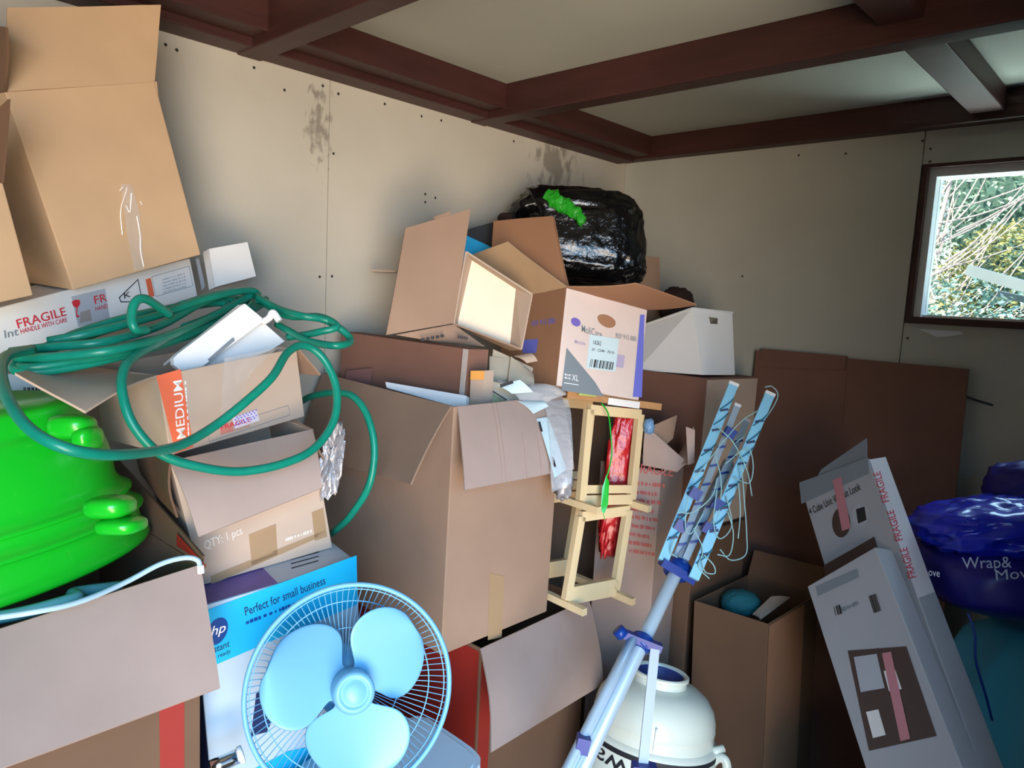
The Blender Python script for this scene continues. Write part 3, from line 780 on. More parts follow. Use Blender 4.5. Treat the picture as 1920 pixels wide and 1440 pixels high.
rl = Thing('silver_rod', 'short shiny metal rod resting in front of the printer box', 'rod', at(440, 1430, 1.28))
part(rl, 'rod', *tube(px([(395, 1440, 1.27), (450, 1416, 1.30)]), .013, 14, smooth_n=3), mat('chrome', (210, 214, 218), .15, metal=1), True)
part(rl, 'end_cap', *tube(px([(448, 1417, 1.30), (456, 1413, 1.303)]), .016, 14, smooth_n=2), WHP, True)

# ================================================================== CENTRE: BIG CARTON AND WHAT IT HOLDS
big = Carton('large_carton', 'large tall brown carton with two flaps folded out beside the fan', (.325, -1.306, .719), (.5, 1.4, -1.2), (.591, .391, .629), KM, True, th=.006)
bigm = mat('kraft_rosy_side', (198, 172, 160), .82, var=.07, vscale=5)
A, B = big.P(-.5, -.5, 1), big.P(.5, -.5, 1)
big.flap(A, B + (A - B) * .02, plen(769, 908, B, .235), plen(560, 850, A, .2), KM, .006, .003)
A, B = big.P(.5, -.5, 1), big.P(.5, .5, 1)
A2 = A + (B - A) * .03
fl = big.flap(A2, B, plen(1077, 879, B, .235), plen(871, 919, A2, .205), KP, .004, .002)
for (x0, x1) in ((.30, .315), (.335, .35), (.52, .53), (.66, .668)):         # creases of the flap
    e0, e1 = plen(871, 919, A2, .205), plen(1077, 879, B, .235)
    p, q = A2.lerp(B, x0), e0.lerp(e1, x0 + .02)
    nn = (B - A2).cross(e0 - A2).normalized(); nn = nn if nn.dot(CAM - A2) > 0 else -nn
    part(big, 'crease', *tube([p + nn * .001, p.lerp(q, .5) + nn * .0055, q + nn * .0015], .0012, 5), KP)
big.decal('right', [(918, 1075), (945, 1080), (940, 1195), (914, 1200)], TAPE, 'brown_tape')
# flat red-brown carton inside
fi = at(640, 622, 2.085); fj = at(878, 655, 1.90); fk = at(868, 757, 1.88); fl_ = at(640, 725, 2.07)
t = Thing('flat_carton', 'flat red-brown carton standing in the large carton', 'box', (fl_ + fk) / 2 - V((0, 0, .2)))
dv = V((.02, .055, .0)); dn = V((0, 0, -.22))
b8 = [fl_ + dn, fk + dn, fk + dn + dv, fl_ + dn + dv, fi, fj, fj + dv, fi + dv]
part(t, 'body', b8, BOXF, KRED)
part(t, 'end_tape', *sheet([fj.lerp(fi, .035) + V((.001, -.002, 0)), fj + V((.002, -.001, 0)), fk + V((.002, -.001, -.02)), fk.lerp(fl_, .035) + V((.001, -.002, -.02))], .001), CTAPE)
q0 = [(650, 695), (700, 690), (690, 740), (645, 735)]
part(t, 'blue_smudge', [hitp(x, y, fi, (fj - fi).cross(fl_ - fi).normalized()) + V((.001, -.002, 0)) for x, y in q0], [(0, 1, 2, 3)], mat('bluish_print', (124, 86, 82), .7))
# white lid
single('shallow_tray', 'shallow white tray lying in the large carton', 'tray', *sheet([at(726, 718, 1.945), at(877, 744, 1.85), at(876, 775, 1.84), at(840, 760, 1.86), at(728, 729, 1.94)], .02), WHP)
# small orange box
t = Thing('small_box', 'small orange and tan box standing in the large carton', 'box', at(890, 760, 1.86))
p0, p1_, p2_, p3 = at(883, 695, 1.88), at(908, 695, 1.86), at(904, 765, 1.85), at(880, 760, 1.87)
dv = V((.0, .035, 0)); dn = V((0, 0, -.1))
part(t, 'body', [p3 + dn, p2_ + dn, p2_ + dv + dn, p3 + dv + dn, p0, p1_, p1_ + dv, p0 + dv], BOXF, KL)
part(t, 'orange_band', *sheet([p0 + V((.002, -.002, .0)), p1_ + V((.002, -.002, 0)), at(907, 712, 1.855), at(882, 712, 1.875)], .002), mat('bright_orange', (240, 170, 90), .5))
# books / framed sheet in plastic
t = Thing('picture_frame', 'pale framed sheet slanting out of the large carton', 'frame', at(970, 745, 1.93))
part(t, 'frame', *sheet([at(922, 718, 1.945), at(945, 722, 1.95), at(1018, 742, 1.99), at(985, 760, 1.955), at(945, 772, 1.92), at(922, 770, 1.91)], .02), mat('cream_frame', (206, 200, 184), .5))
part(t, 'picture', *sheet([at(923, 738, 1.912), at(948, 752, 1.917), at(934, 764, 1.905), at(923, 762, 1.9)], .004), mat('green_picture', (150, 156, 120), .6, var=.3, vscale=40))
part(t, 'edge_line', *bar(at(923, 733, 1.916), at(950, 750, 1.92), .003, .003, (0, 0, 1)), INK)
# crumpled packing paper
pp_ = Thing('packing_paper', 'crumpled beige packing paper bulging from the large carton', 'paper', at(950, 735, 1.93))
for k, q in enumerate([((916, 730), (985, 740), (1000, 690), (925, 655)), ((918, 735), (960, 733), (955, 672), (918, 668)), ((950, 735), (1002, 728), (1000, 700), (958, 668))]):
    part(pp_, 'paper_fold', *grid4(*[at(x, y, 2.05 - k * .02) for x, y in q], .001, .02, 12, .03, k * 7), PAPER, 2)
single('paper_scrap', 'torn tan card scrap beside the crumpled packing paper', 'scrap', *grid4(at(965, 668, 2.01), at(995, 662, 2.02), at(1008, 676, 2.01), at(988, 680, 2.0), .003, .006, 4, .004), KL)
# mailing bag with labels hanging over the flap
mbg = Thing('mailing_bag', 'clear crumpled mailing bag with printed labels draped over the flap', 'bag', at(1030, 800, 1.88))
part(mbg, 'film', *grid4(at(930, 715, 1.90), at(1000, 722, 1.93), at(1062, 742, 1.95), at(985, 770, 1.86), .002, .012, 10, .02, 3), CLEAR, True)
fe0, fe1 = plen(871, 919, big.P(.5, -.5, 1), .205), plen(1077, 879, big.P(.5, .5, 1), .235)
fN = (fe1 - fe0).cross(big.P(.5, .5, 1) - fe0).normalized(); fN = fN if fN.dot(CAM - fe0) > 0 else -fN
def onf(x, y, o=.012): return hitp(x, y, fe0 + fN * o, fN)
part(mbg, 'film', *grid4(onf(1020, 752), onf(1066, 748), onf(1072, 905), onf(1036, 922), .001, .012, 10, .014, 5), CLEAR, 2)
part(mbg, 'label', *grid4(at(932, 722, 1.84), at(975, 712, 1.86), at(1000, 735, 1.87), at(960, 738, 1.84), .001, .004, 5, .004), STICK)
part(mbg, 'label', *grid4(onf(972, 752, .02), onf(1015, 752, .02), onf(1028, 762, .02), onf(1000, 776, .02), .001, .004, 5, .004), STICK)
part(mbg, 'label', *grid4(onf(1006, 785), onf(1027, 782), onf(1062, 880), onf(1040, 896), .001, .003, 6, .002), STICK)
for (x, y) in ((1013, 800), (1038, 866)):
    part(mbg, 'printed_bar', *bar(onf(x - 2, y - 9, .0165), onf(x + 3, y + 9, .0165), .005, .001, RT), INK)
part(mbg, 'printed_bar', *bar(at(938, 724, 1.832), at(962, 716, 1.842), .008, .001, UP), INK)
tip = blob(at(1056, 910, 1.87), RT * .02, fwd * .012, UP * .03, .8, .4, 8, 7, 20, 16)
part(mbg, 'crumpled_end', tip[0], tip[1], MATS['silver_film'], True)
part(mbg, 'dark_fold', *bar(at(975, 722, 1.905), at(1040, 738, 1.925), .012, .002, UP), BLK)

# carton below with the hanging flap and red side
c12 = Carton('carton', 'open carton with pale hanging flap and red side below the large carton', (.362, -1.165, 0), (0, 0, 1.5), (.545, .47, .70), KD, True)
A, B = c12.P(.5, -.5, 1), c12.P(.5, .5, 1)
c12.flap(A, B, plen(1131, 1283, B, .225), plen(921, 1411, A, .26), KP, .012, .004)
c12.uvdecal('front', [(-.49, .49, .02, .985)], REDB, 'red_side')
c12.uvdecal('right', [(-.49, -.40, .02, .985)], REDB, 'red_edge')

# ---- tilted open carton behind
ob = Thing('open_carton', 'tilted open carton with a raised panel leaning on the mouldy wall', 'box', at(800, 640, 2.03))
pa, pb_, pc, pd = at(760, 428, 1.93), at(882, 392, 2.0), at(851, 606, 1.99), at(724, 628, 1.92)
part(ob, 'side_panel', *grid4(pd, pc, pb_, pa, .005, .004, 6, .003), KM)
part(ob, 'torn_edge', *sheet([at(812, 408, 1.965), at(845, 396, 1.98), at(842, 404, 1.98), at(818, 414, 1.965)], .004), KM)
oa, obb, oc, od = at(874, 472, 2.0), at(998, 552, 2.01), at(978, 655, 2.0), at(851, 607, 1.995)
ndp = V((-.95, .15, -.12)).normalized() * .19
def panel(name, p, q, r, s, m): part(ob, name, *sheet([p, q, r, s], .005), m)
back = [at(884, 486, 2.05), at(968, 541, 2.06), at(956, 656, 2.05), at(856, 610, 2.045)]
panel('back_panel', *back, LITIN)
panel('top_panel', oa, obb, back[1], back[0], KL)
panel('right_panel', obb, oc, back[2], back[1], KL)
panel('bottom_panel', oc, od, back[3], back[2], KM)
panel('left_panel', od, oa, back[0], back[3], KL)
lf = part(ob, 'lower_flap', *grid4(at(742, 628, 1.945), at(851, 608, 1.99), at(910, 650, 2.01), at(845, 644, 2.01), .004, .003), KM)
for a_, b_ in (((790, 637, 1.94), (835, 629, 1.958)), ((858, 631, 1.962), (878, 635, 1.964))):
    P_, Q_ = at(*a_), at(*b_)
    for q_ in range(5):
        part(ob, 'small_print', *bar(P_.lerp(Q_, q_ * .2), P_.lerp(Q_, q_ * .2 + .14), .008, .001, UP), INK, sub=lf)
part(ob, 'loose_flap', *bar(at(700, 508, 2.18), at(745, 510, 2.14), .006, .02, UP), KL)

# ---- MoliCare carton
mc = Carton('product_carton', 'pinkish white MoliCare carton with shipping label', (.517, -.952, 1.322), (-9.5, -8.0, -12.4), (.30, .312, .275), MOL, True)
mc.uvdecal('front', [(-.5, .5, 0, 1)], KOR, 'tan_side')
mc.text('right', 'MoliCare', (1090, 622), (1128, 634), (1090, 608), GREYP)
mc.text('right', 'REF 915 880', (1154, 633), (1192, 640), (1154, 624), GREYP)
mc.text('right', 'Mobile', (1077, 644), (1097, 648), (1077, 636), LILAC)
c0 = mc.hit('right', (1079, 604)); N = mc.face('right')[1]
eu, ew = mc.hit('right', (1088, 606)) - c0, mc.hit('right', (1079, 596)) - c0
part(mc, 'oval_logo', [c0 + eu * math.cos(k * math.pi / 10) + ew * math.sin(k * math.pi / 10) + N * .0014 for k in range(20)], [tuple(range(20))], mat('logo_purple', (120, 104, 190), .5))
c0 = mc.hit('right', (1137, 601)); eu, ew = mc.hit('right', (1154, 606)) - c0, mc.hit('right', (1137, 588)) - c0
part(mc, 'hand_hole', [c0 + eu * math.cos(k * math.pi / 10) + ew * math.sin(k * math.pi / 10) * (.8 if math.sin(k * math.pi / 10) > 0 else 1) + N * .0014 for k in range(20)], [tuple(range(20))], KOR)
mc.decal('right', [(1062, 652), (1052, 732), (1132, 744), (1115, 716)], GREYP, 'grey_triangle')
mc.text('right', 'XL', (1071, 713), (1084, 715), (1072, 701), WHP)
mc.scrib('right', (1058, 704), (1070, 706), (1058, 700), WHP)
mc.scrib('right', (1058, 710), (1069, 712), (1058, 706), WHP)
mc.decal('right', [(1057, 717), (1084, 721), (1084, 722.5), (1057, 718.5)], WHP, 'printed_line', .0016)
st = mc.decal('right', [(1105, 627), (1160, 636), (1153, 697), (1099, 690)], STICK, 'shipping_label', .0018)
mc.text('right', '16262', (1111, 645), (1126, 648), (1112, 637), INK, off=.0024)
mc.text('right', '20   C244   70/10', (1108, 657), (1150, 664), (1109, 652), INK, off=.0024)
mc.bars('right', (1104, 688), (1148, 694), (1107, 673), 14, INK, 4, off=.0026)
mc.decal('right', [(1156, 664), (1171, 667), (1168, 690), (1154, 688)], LILAC, 'second_barcode', .0014)
mc.decal('right', [(1200, 590), (1208, 590), (1203, 745), (1186, 744)], VIOL, 'violet_edge', .0014)
mc.text('front', 'REF 915 880', (998, 612), (1042, 606), (998, 602), VIOL)
mc.decal('front', [(982, 637), (1010, 636), (1006, 662), (980, 662)], VIOL, 'violet_square', .0014)
A, B = mc.P(.5, -.5, 1), mc.P(.5, .5, 1)
mc.flap(A, B, plen(1306, 572, B, .16), plen(1192, 533, A, .17), KOR, .004)
A, Bk = mc.P(.5, -.5, 1), mc.P(-.5, -.5, 1)
mc.flap(A, Bk, at(884, 478, 2.25), at(951, 453, 2.10), KR, .004)
mc.flap(at(1064, 538, 2.06), at(922, 548, 2.22), at(925, 414, 2.28), at(1036, 405, 2.14), KOR, .004, th=.012)
# black and turquoise box in it
t = Thing('book_box', 'black and turquoise box inside the carton behind the raised panel', 'box', at(900, 500, 2.3))
part(t, 'body', *sheet([at(868, 434, 2.36), at(927, 418, 2.40), at(930, 520, 2.40), at(866, 520, 2.35)], .05), BLK)
part(t, 'turquoise_corner', *sheet([at(872, 441, 2.325), at(920, 463, 2.355), at(915, 500, 2.355), at(868, 500, 2.32)], .006), TURQ)
# carton behind carrying the bin bag
bk = Carton('carton', 'open brown carton behind the product carton carrying the black bag', (.195, -.30, .0), (0, 0, 0), (.36, .48, 1.62), KM, True)
A, B = bk.P(.5, -.5, 1), bk.P(.5, .5, 1)
bk.flap(V((.375, -.375, 1.618)), V((.375, -.24, 1.618)), on(1237, 482, 'X', .385), on(1204, 479, 'X', .385), KM, 0, .002)
# ---- black bin bag
bb = Thing('bin_bag', 'glossy black bin bag with green ties on top of the pile', 'bag', at(1100, 525, 2.55))
bv = blob(at(1088, 452, 2.58), RT * .212 + UP * -.02, fwd * .17, UP * .162 + RT * -.012, .45, .05, 9, 11, 80, 56)
part(bb, 'bag', bv[0], bv[1], BLACKP, True)
lp = blob(at(1000, 392, 2.52), RT * .085 + UP * .02, fwd * .1, UP * .04, .8, .1, 7, 4, 32, 20)
part(bb, 'folded_neck', lp[0], lp[1], BLACKP, True)
gtie = [(1030, 370, 2.44), (1048, 380, 2.41), (1066, 392, 2.40), (1084, 404, 2.39), (1093, 420, 2.39)]
gv, gf = tube(px(gtie), lambda t_: .030 * (1 - .6 * t_) + .002, 10)
gv = [v + V((noise.noise(v * 60), noise.noise(v * 60 + V((5, 0, 0))), noise.noise(v * 60 + V((0, 7, 0))))) * .012 for v in gv]
part(bb, 'green_tie', gv, gf, GRN)
gv, gf = tube(px([(1050, 371, 2.46), (1075, 368, 2.46), (1096, 374, 2.45)]), .020, 10)
gv = [v + V((noise.noise(v * 60), noise.noise(v * 60 + V((5, 0, 0))), noise.noise(v * 60 + V((0, 7, 0))))) * .012 for v in gv]
part(bb, 'green_tie', gv, gf, GRN)
df = blob(at(950, 411, 2.44), RT * .03, fwd * .05, UP * .016, .8, .1, 6, 9, 20, 14)
single('dark_cloth', 'dark folded cloth peeping out beside the black bag', 'cloth', df[0], df[1], DARKB, True)

# ---- white bin and the carton under it
c18 = Carton('carton', 'red-brown carton under the white storage bin', (.615, -.372, .862), (-1.2, -.1, -3.5), (.30, .332, .51), KRED, False)
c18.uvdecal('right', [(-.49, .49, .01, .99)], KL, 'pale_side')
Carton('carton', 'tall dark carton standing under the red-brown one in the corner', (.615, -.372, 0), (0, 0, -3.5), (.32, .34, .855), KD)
wbn = Thing('storage_bin', 'white plastic storage bin with a cut-out handle', 'bin', at(1300, 703, 2.45))
tn, tb_, tl, bl_, tr, br = at(1298, 578, 2.33), at(1317, 703, 2.34), at(1196, 613, 2.56), at(1195, 694, 2.54), at(1373, 586, 2.49), at(1378, 703, 2.48)
tx, bx_ = tl + tr - tn, bl_ + br - tb_
ctr = (tn + tl + tr + tx) / 4
inn = [p.lerp(ctr, .05) for p in (tn, tr, tx, tl)]; cb = (tb_ + br + bx_ + bl_) / 4
inb = [p.lerp(cb, .06) + V((0, 0, .006)) for p in (tb_, br, bx_, bl_)]
vs = [tb_, br, bx_, bl_, tn, tr, tx, tl] + inb + inn
# front (right-hand) wall with a real handle hole
hp_ = [(1329, 594), (1350, 597), (1349, 608), (1332, 607)]
nf = (br - tb_).cross(tn - tb_).normalized(); nf = nf if nf.dot(CAM - tn) > 0 else -nf
ho = [hitp(x, y, tn, nf) for x, y in hp_]
hi = [p - nf * .008 for p in ho]
k = len(vs); vs += ho + hi
fs = [(0, 3, 2, 1), (1, 2, 6, 5), (2, 3, 7, 6), (3, 0, 4, 7)]
oq = [4, 5, 1, 0]; iq = [12, 13, 9, 8]
fs += [(oq[i], oq[(i + 1) % 4], k + (i + 1) % 4, k + i) for i in range(4)]
fs += [(iq[(i + 1) % 4], iq[i], k + 4 + i, k + 4 + (i + 1) % 4) for i in range(4)]
fs += [(k + i, k + (i + 1) % 4, k + 4 + (i + 1) % 4, k + 4 + i) for i in range(4)]
fs += [(8, 9, 10, 11), (9, 13, 14, 10), (10, 14, 15, 11), (11, 15, 12, 8)] + [(4 + i, 12 + i, 12 + (i + 1) % 4, 4 + (i + 1) % 4) for i in range(4)]
part(wbn, 'bin_body', vs, fs, WHP)
part(wbn, 'rim', *tube([tn, tr, tx, tl], .004, 8, True, 1), WHP)
ft = blob(at(1268, 574, 2.66), RT * .062, fwd * .06, UP * .068, .9, .08, 6, 5, 28, 18)
single('brown_cushion', 'dark brown fuzzy cushion behind the white storage bin', 'cushion', ft[0], ft[1], DARKB, True)

# ---- carton with red FRAGILE print
fg = Carton('carton', 'carton printed with red FRAGILE text behind the wooden rack', (.638, -.69, 0), (0, 0, 12), (.20, .22, 1.10), KP, True)
fgN = fg.face('front')[1]
FR = mat('faded_red', (190, 96, 92), .6)
fg.text('front', 'FRAGILE', (1192, 886), (1262, 893), (1194, 868), FR)
for i in range(9):
    fg.scrib('front', (1180, 908 + i * 16), (1180 + [68, 52, 60, 46, 56, 48, 40, 44, 50][i], 915 + i * 16), (1180, 900 + i * 16), FR, i)
A, B = fg.P(-.5, -.5, 1), fg.P(.5, -.5, 1)
fg.flap(A, B, B + V((-.03, .07, -.06)), A + V((.03, .07, -.06)), KP, .003)
fg.flap(B, fg.P(.5, .5, 1), at(1300, 800, 2.24), at(1290, 870, 2.12), KP, .01)
part(fg, 'torn_flap', *grid4(at(1210, 797, 2.20), at(1290, 868, 2.14), at(1270, 885, 2.13), at(1205, 872, 2.19), .004, .006, 6, .006), KP)
part(fg, 'inner_flap', *grid4(at(1208, 805, 2.2), at(1270, 778, 2.26), at(1262, 822, 2.24), at(1240, 842, 2.2), .004), KM)
part(fg, 'torn_strip', *grid4(at(1286, 800, 2.12), at(1303, 806, 2.11), at(1302, 868, 2.1), at(1290, 872, 2.1), .004, .006), KP)

# ---- red plastic bag behind the rack
rb = blob(at(1158, 900, 2.212), RT * .040 + UP * .01, fwd * .007, UP * .20 + RT * .025, .7, .2, 8, 2, 36, 40)
single('red_plastic_bag', 'red plastic bag hanging behind the wooden rack', 'bag', rb[0], rb[1], REDP, True)
bc = blob(at(1217, 799, 2.185), RT * .016, fwd * .016, UP * .022, .9, .2, 8, 3, 18, 12)
single('blue_wrap', 'small crumpled blue film beside the wooden rack', 'wrapper', bc[0], bc[1], mat('blue_film', (110, 150, 190), .2, bump=.5), True)

# ---- wooden rack: two tiers, each with two end frames and feet
rk = Thing('wooden_rack', 'pale wooden two-tier rack standing beside the large carton', 'rack', at(1085, 1130, 2.05))
FO = V((-.195, .012, 0)); SW, ST = .024, .02
def frame(tl_, tr_, bl2, br2, extra, nm, off):
    for a, b in ((tl_, bl2), (tr_, br2)):
        part(rk, 'stile', *bar(a + off, b + off, SW, ST, (tr_ - tl_)), WOODP)
    part(rk, 'rail', *bar(tl_ + off, tr_ + off, ST, SW * 1.2, (tr_ - tl_).cross(bl2 - tl_)), WOODP)
    part(rk, 'rail', *bar(bl2 + off, br2 + off, ST, SW * 1.2, (tr_ - tl_).cross(bl2 - tl_)), WOODP)
    part(rk, 'rail', *bar(bl2.lerp(tl_, extra) + off, br2.lerp(tr_, extra) + off, ST, SW, (tr_ - tl_).cross(bl2 - tl_)), WOODP)
u = (at(1104, 768, 2.09), at(1199, 777, 2.20), at(1089, 938, 2.06), at(1183, 936, 2.17))
l_ = (at(1088, 968, 2.055), at(1177, 956, 2.16), at(1062, 1124, 2.035), at(1153, 1106, 2.14))
for off in (V((0, 0, 0)), FO):
    frame(*u, .12, 'upper', off); frame(*l_, .1, 'lower', off)
for P0 in (u[2], u[3], l_[2], l_[3]):
    part(rk, 'foot', *bar(P0 + FO * (.12 if P0 is u[3] else 1.12) + V((0, 0, -.012)), P0 - FO * .36 + V((0, 0, -.012)), .018, .02, (0, 1, 0)), WOODP)
single('wooden_batten', 'brown wooden batten lying across the top of the wooden rack', 'batten', *bar(at(1062, 740, 2.09), at(1238, 763, 2.18), .02, .016, UP), WOODB)
single('white_strip', 'white card strip on the brown batten', 'strip', *bar(at(1140, 752, 2.115), at(1199, 760, 2.145), .02, .003, UP), WHC)
tg = Thing('green_tag', 'lime green plastic tag hanging in front of the wooden rack', 'tag', at(1135, 960, 2.03))
part(tg, 'strap', *tube(px([(1128, 756, 2.08), (1140, 775, 2.07), (1145, 810, 2.06), (1147, 850, 2.055), (1143, 875, 2.05), (1138, 893, 2.045)]), .0022, 6), LIME, True)
part(tg, 'tag', *sheet([at(1137, 890, 2.042), at(1142, 905, 2.042), at(1140, 945, 2.035), at(1134, 962, 2.03), at(1126, 958, 2.03), at(1129, 915, 2.038)], .002), LIME)
part(tg, 'tip', *tube(px([(1131, 960, 2.03), (1134, 975, 2.028)]), .001, 5), LIME)
single('green_film_edge', 'thin green film strip under the product carton', 'strip', *bar(at(1085, 739, 2.07), at(1118, 742, 2.085), .006, .004, UP), mat('green_film', (170, 200, 110), .4))

# ================================================================== ROTARY CLOTHES AIRER
ar = Thing('clothes_airer', 'folded blue and silver rotary clothes airer leaning over the pile', 'airer', at(1080, 1440, 1.62))
hubT = at(1270, 1068, 1.93); hubB = at(1203, 1205, 1.78)
low = at(1075, 1475, 1.56)
dax = (low - hubT).normalized()
foot = hubT + dax * ((hubT.z) / -dax.z) if dax.z < 0 else low
if (foot - hubT).length > 1.6: foot = hubT + dax * 1.1
part(ar, 'pole', *tube([hubT - dax * .42, hubT, foot], .0175, 20, smooth_n=1), ALU, True)
def collar(c, r, h, m=BLU): return lathe([(r * .8, -h / 2), (r, -h * .4), (r, h * .4), (r * .8, h / 2)], axes(c, dax.orthogonal().normalized(), dax.cross(dax.orthogonal().normalized()), dax), 24)
part(ar, 'hub', *collar(hubT, .034, .04), BLU, True)
part(ar, 'hub', *collar(hubB, .028, .035), BLU, True)
part(ar, 'hub_ear', *bar(at(1240, 1052, 1.90), at(1300, 1088, 1.91), .022, .03, UP), BLU)
part(ar, 'hub_ear', *bar(at(1165, 1186, 1.77), at(1240, 1216, 1.76), .018, .026, UP), BLU)
part(ar, 'clamp_knob', *tube(px([(1168, 1192, 1.76), (1158, 1180, 1.76)]), .016, 12, smooth_n=2), BLU, True)
part(ar, 'leg', *tube(px([(1188, 1195, 1.765), (1085, 1400, 1.60), (1040, 1490, 1.54)]), .0125, 14, smooth_n=2), ALU, True)
part(ar, 'leg', *bar(at(1228, 1215, 1.755), at(1204, 1450, 1.62), .022, .010, RT), mat('pale_grey_leg', (188, 196, 210), .4))
part(ar, 'leg_clip', *bar(at(1080, 1392, 1.60), at(1104, 1398, 1.60), .035, .03, UP), BLU)
part(ar, 'leg_clip', *bar(at(1185, 1440, 1.62), at(1230, 1444, 1.62), .02, .03, UP), BLU)
arms = [((1243, 1052, 1.90), (1375, 722, 2.14)), ((1262, 1060, 1.95), (1382, 762, 2.18)), ((1300, 1085, 1.88), (1443, 740, 2.08)), ((1285, 1050, 1.93), (1400, 790, 2.16))]
for k, (a, b) in enumerate(arms):
    A, B = at(*a), at(*b)
    ob_ = part(ar, 'arm', *bar(A, B, .027 if k in (0, 2) else .018, .014, RT), ARMW if k in (0, 2) else ALU)
    part(ar, 'end_cap', *bar(B - (B - A).normalized() * .004, B + (B - A).normalized() * .006, .029 if k in (0, 2) else .020, .016, RT), WHP, sub=ob_)
    for tt_ in (.12, .24, .36, .48, .6, .72, .84):
        p = A.lerp(B, tt_) - fwd * .009
        part(ar, 'cord_hook', *bar(p - RT * .012, p + RT * .012 + UP * .004, .006, .004, UP), NAVY if k in (0, 2) else BLU, sub=ob_)
for (x, y, d) in ((1304, 925, 1.96), (1345, 945, 1.95), (1368, 812, 2.06), (1276, 985, 1.93), (1328, 990, 1.93)):
    part(ar, 'strut_joint', *bar(at(x - 9, y - 5, d), at(x + 9, y + 6, d), .030, .016, UP), BLU)
random.seed(12)
cords = [
    [(1380, 830, 2.05), (1430, 790, 2.05), (1458, 745, 2.06), (1448, 725, 2.07), (1434, 726, 2.08)],
    [(1300, 900, 1.94), (1380, 800, 2.0), (1420, 770, 2.04)], [(1360, 870, 1.98), (1400, 840, 1.98), (1412, 870, 1.97), (1405, 905, 1.96), (1375, 895, 1.96)],
    [(1390, 870, 1.96), (1395, 930, 1.94), (1400, 1000, 1.93), (1398, 1040, 1.92), (1370, 1050, 1.91), (1350, 1030, 1.90)],
    [(1365, 960, 1.92), (1375, 1000, 1.91), (1368, 1040, 1.90), (1345, 1040, 1.89)], [(1320, 1040, 1.88), (1338, 1060, 1.88), (1340, 1075, 1.88), (1322, 1072, 1.87), (1316, 1050, 1.87)],
    [(1290, 930, 1.92), (1285, 985, 1.91), (1296, 1000, 1.90), (1320, 960, 1.92)], [(1345, 910, 1.95), (1338, 980, 1.92), (1350, 1010, 1.91), (1372, 985, 1.92), (1362, 930, 1.94)],
    [(1270, 960, 1.91), (1300, 960, 1.91), (1335, 930, 1.92), (1345, 895, 1.94)], [(1345, 800, 2.0), (1375, 830, 1.98), (1400, 880, 1.96), (1410, 930, 1.95)],
    [(1265, 1010, 1.90), (1258, 1035, 1.89), (1270, 1045, 1.88)], [(1385, 905, 1.94), (1388, 960, 1.93), (1384, 1010, 1.92)],
    [(1340, 850, 1.98), (1352, 900, 1.96), (1348, 960, 1.94), (1330, 1000, 1.92)], [(1300, 990, 1.90), (1318, 1030, 1.89), (1310, 1062, 1.88), (1330, 1085, 1.88)]]
for c in cords:
    part(ar, 'cord', *tube(px(c), .0016, 6, smooth_n=8), CORD, True)
for k in range(14):                                # cord windings round the two main arms
    a, b = arms[0] if k % 2 else arms[2]
    A, B = at(*a), at(*b); t0 = .08 + .86 * (k // 2) / 7 + .03 * (k % 3)
    p = A.lerp(B, t0); q = A.lerp(B, min(1, t0 + .07))
    part(ar, 'cord_winding', *tube([p - RT * .014 - fwd * .010, p.lerp(q, .5) - fwd * .014 + RT * .004, q + RT * .015 - fwd * .010], .0016, 5, smooth_n=4), mat('dark_teal_cord', (40, 110, 130), .5), True)

# ================================================================== JUG
jt = Thing('drinks_cooler', 'cream plastic drinks cooler with open neck below the airer', 'cooler', at(1200, 1500, 2.05))
ja = (at(1238, 1264, 2.02) - at(1196, 1470, 1.98)).normalized()
ja = (ja + V((0, 0, .6))).normalized()
jo = at(1238, 1266, 2.02)
jx = (RT - ja * RT.dot(ja)).normalized(); jy = ja.cross(jx)
jM = axes(jo, jx, jy, ja)
k = 2.02 / F
jp = [(112, -372), (122, -366), (122, -108), (120.5, -103), (113.5, -98), (112, -92), (112, -78), (112.8, -76), (112, -74), (111, -62), (106, -46), (95, -30), (78, -18), (62, -13), (51, -11), (49.5, -2), (53, 1), (53, 6), (50, 8), (45, 6), (43, 0), (42, -30)]
jp = [(r * k, z * k) for r, z in jp]
part(jt, 'body', *lathe(jp, jM, 64, cap=False), JUGC, 2)
part(jt, 'blue_lining', *lathe([(42.4 * k, 4 * k), (41 * k, -24 * k), (1 * k, -25 * k)], jM, 40, cap=False), mat('navy_lining', (60, 70, 130), .5), True)
part(jt, 'black_band', *lathe([(122.3 * k, -116 * k), (122.8 * k, -111 * k), (122.3 * k, -107 * k)], jM, 64, cap=False), INK, True)
part(jt, 'mould_line', *tube([jM @ V((112 * k * math.cos(-1.75), 112 * k * math.sin(-1.75), z * k)) for z in (-98, -80, -55)], .003, 8, smooth_n=3), JUGC, True)
# upside-down lettering wrapped round the body
tv, tf = text_mesh('easywas'); x0 = min(v.x for v in tv); x1 = max(v.x for v in tv)
rj = 122.6 * k
def jwrap(v):
    a = math.pi * 1.5 + .42 - (v.x - x0) / (x1 - x0) * 1.7
    return jM @ V((rj * math.cos(a), rj * math.sin(a), -121 * k - v.y * 44 * k))
part(jt, 'lettering', [jwrap(v) for v in tv], tf, INK)
ha = math.pi * 1.5 + 1.1
hb = lambda r, z, da=0: jM @ V((r * k * math.cos(ha + da), r * k * math.sin(ha + da), z * k))
part(jt, 'handle', *tube([hb(112, -125), hb(126, -108), hb(140, -114), hb(146, -170), hb(122, -220)], .012, 12), JUGC, True)
part(jt, 'handle_lug', *tube([hb(112, -104), hb(130, -94, .1)], .011, 12, smooth_n=2), JUGC, True)

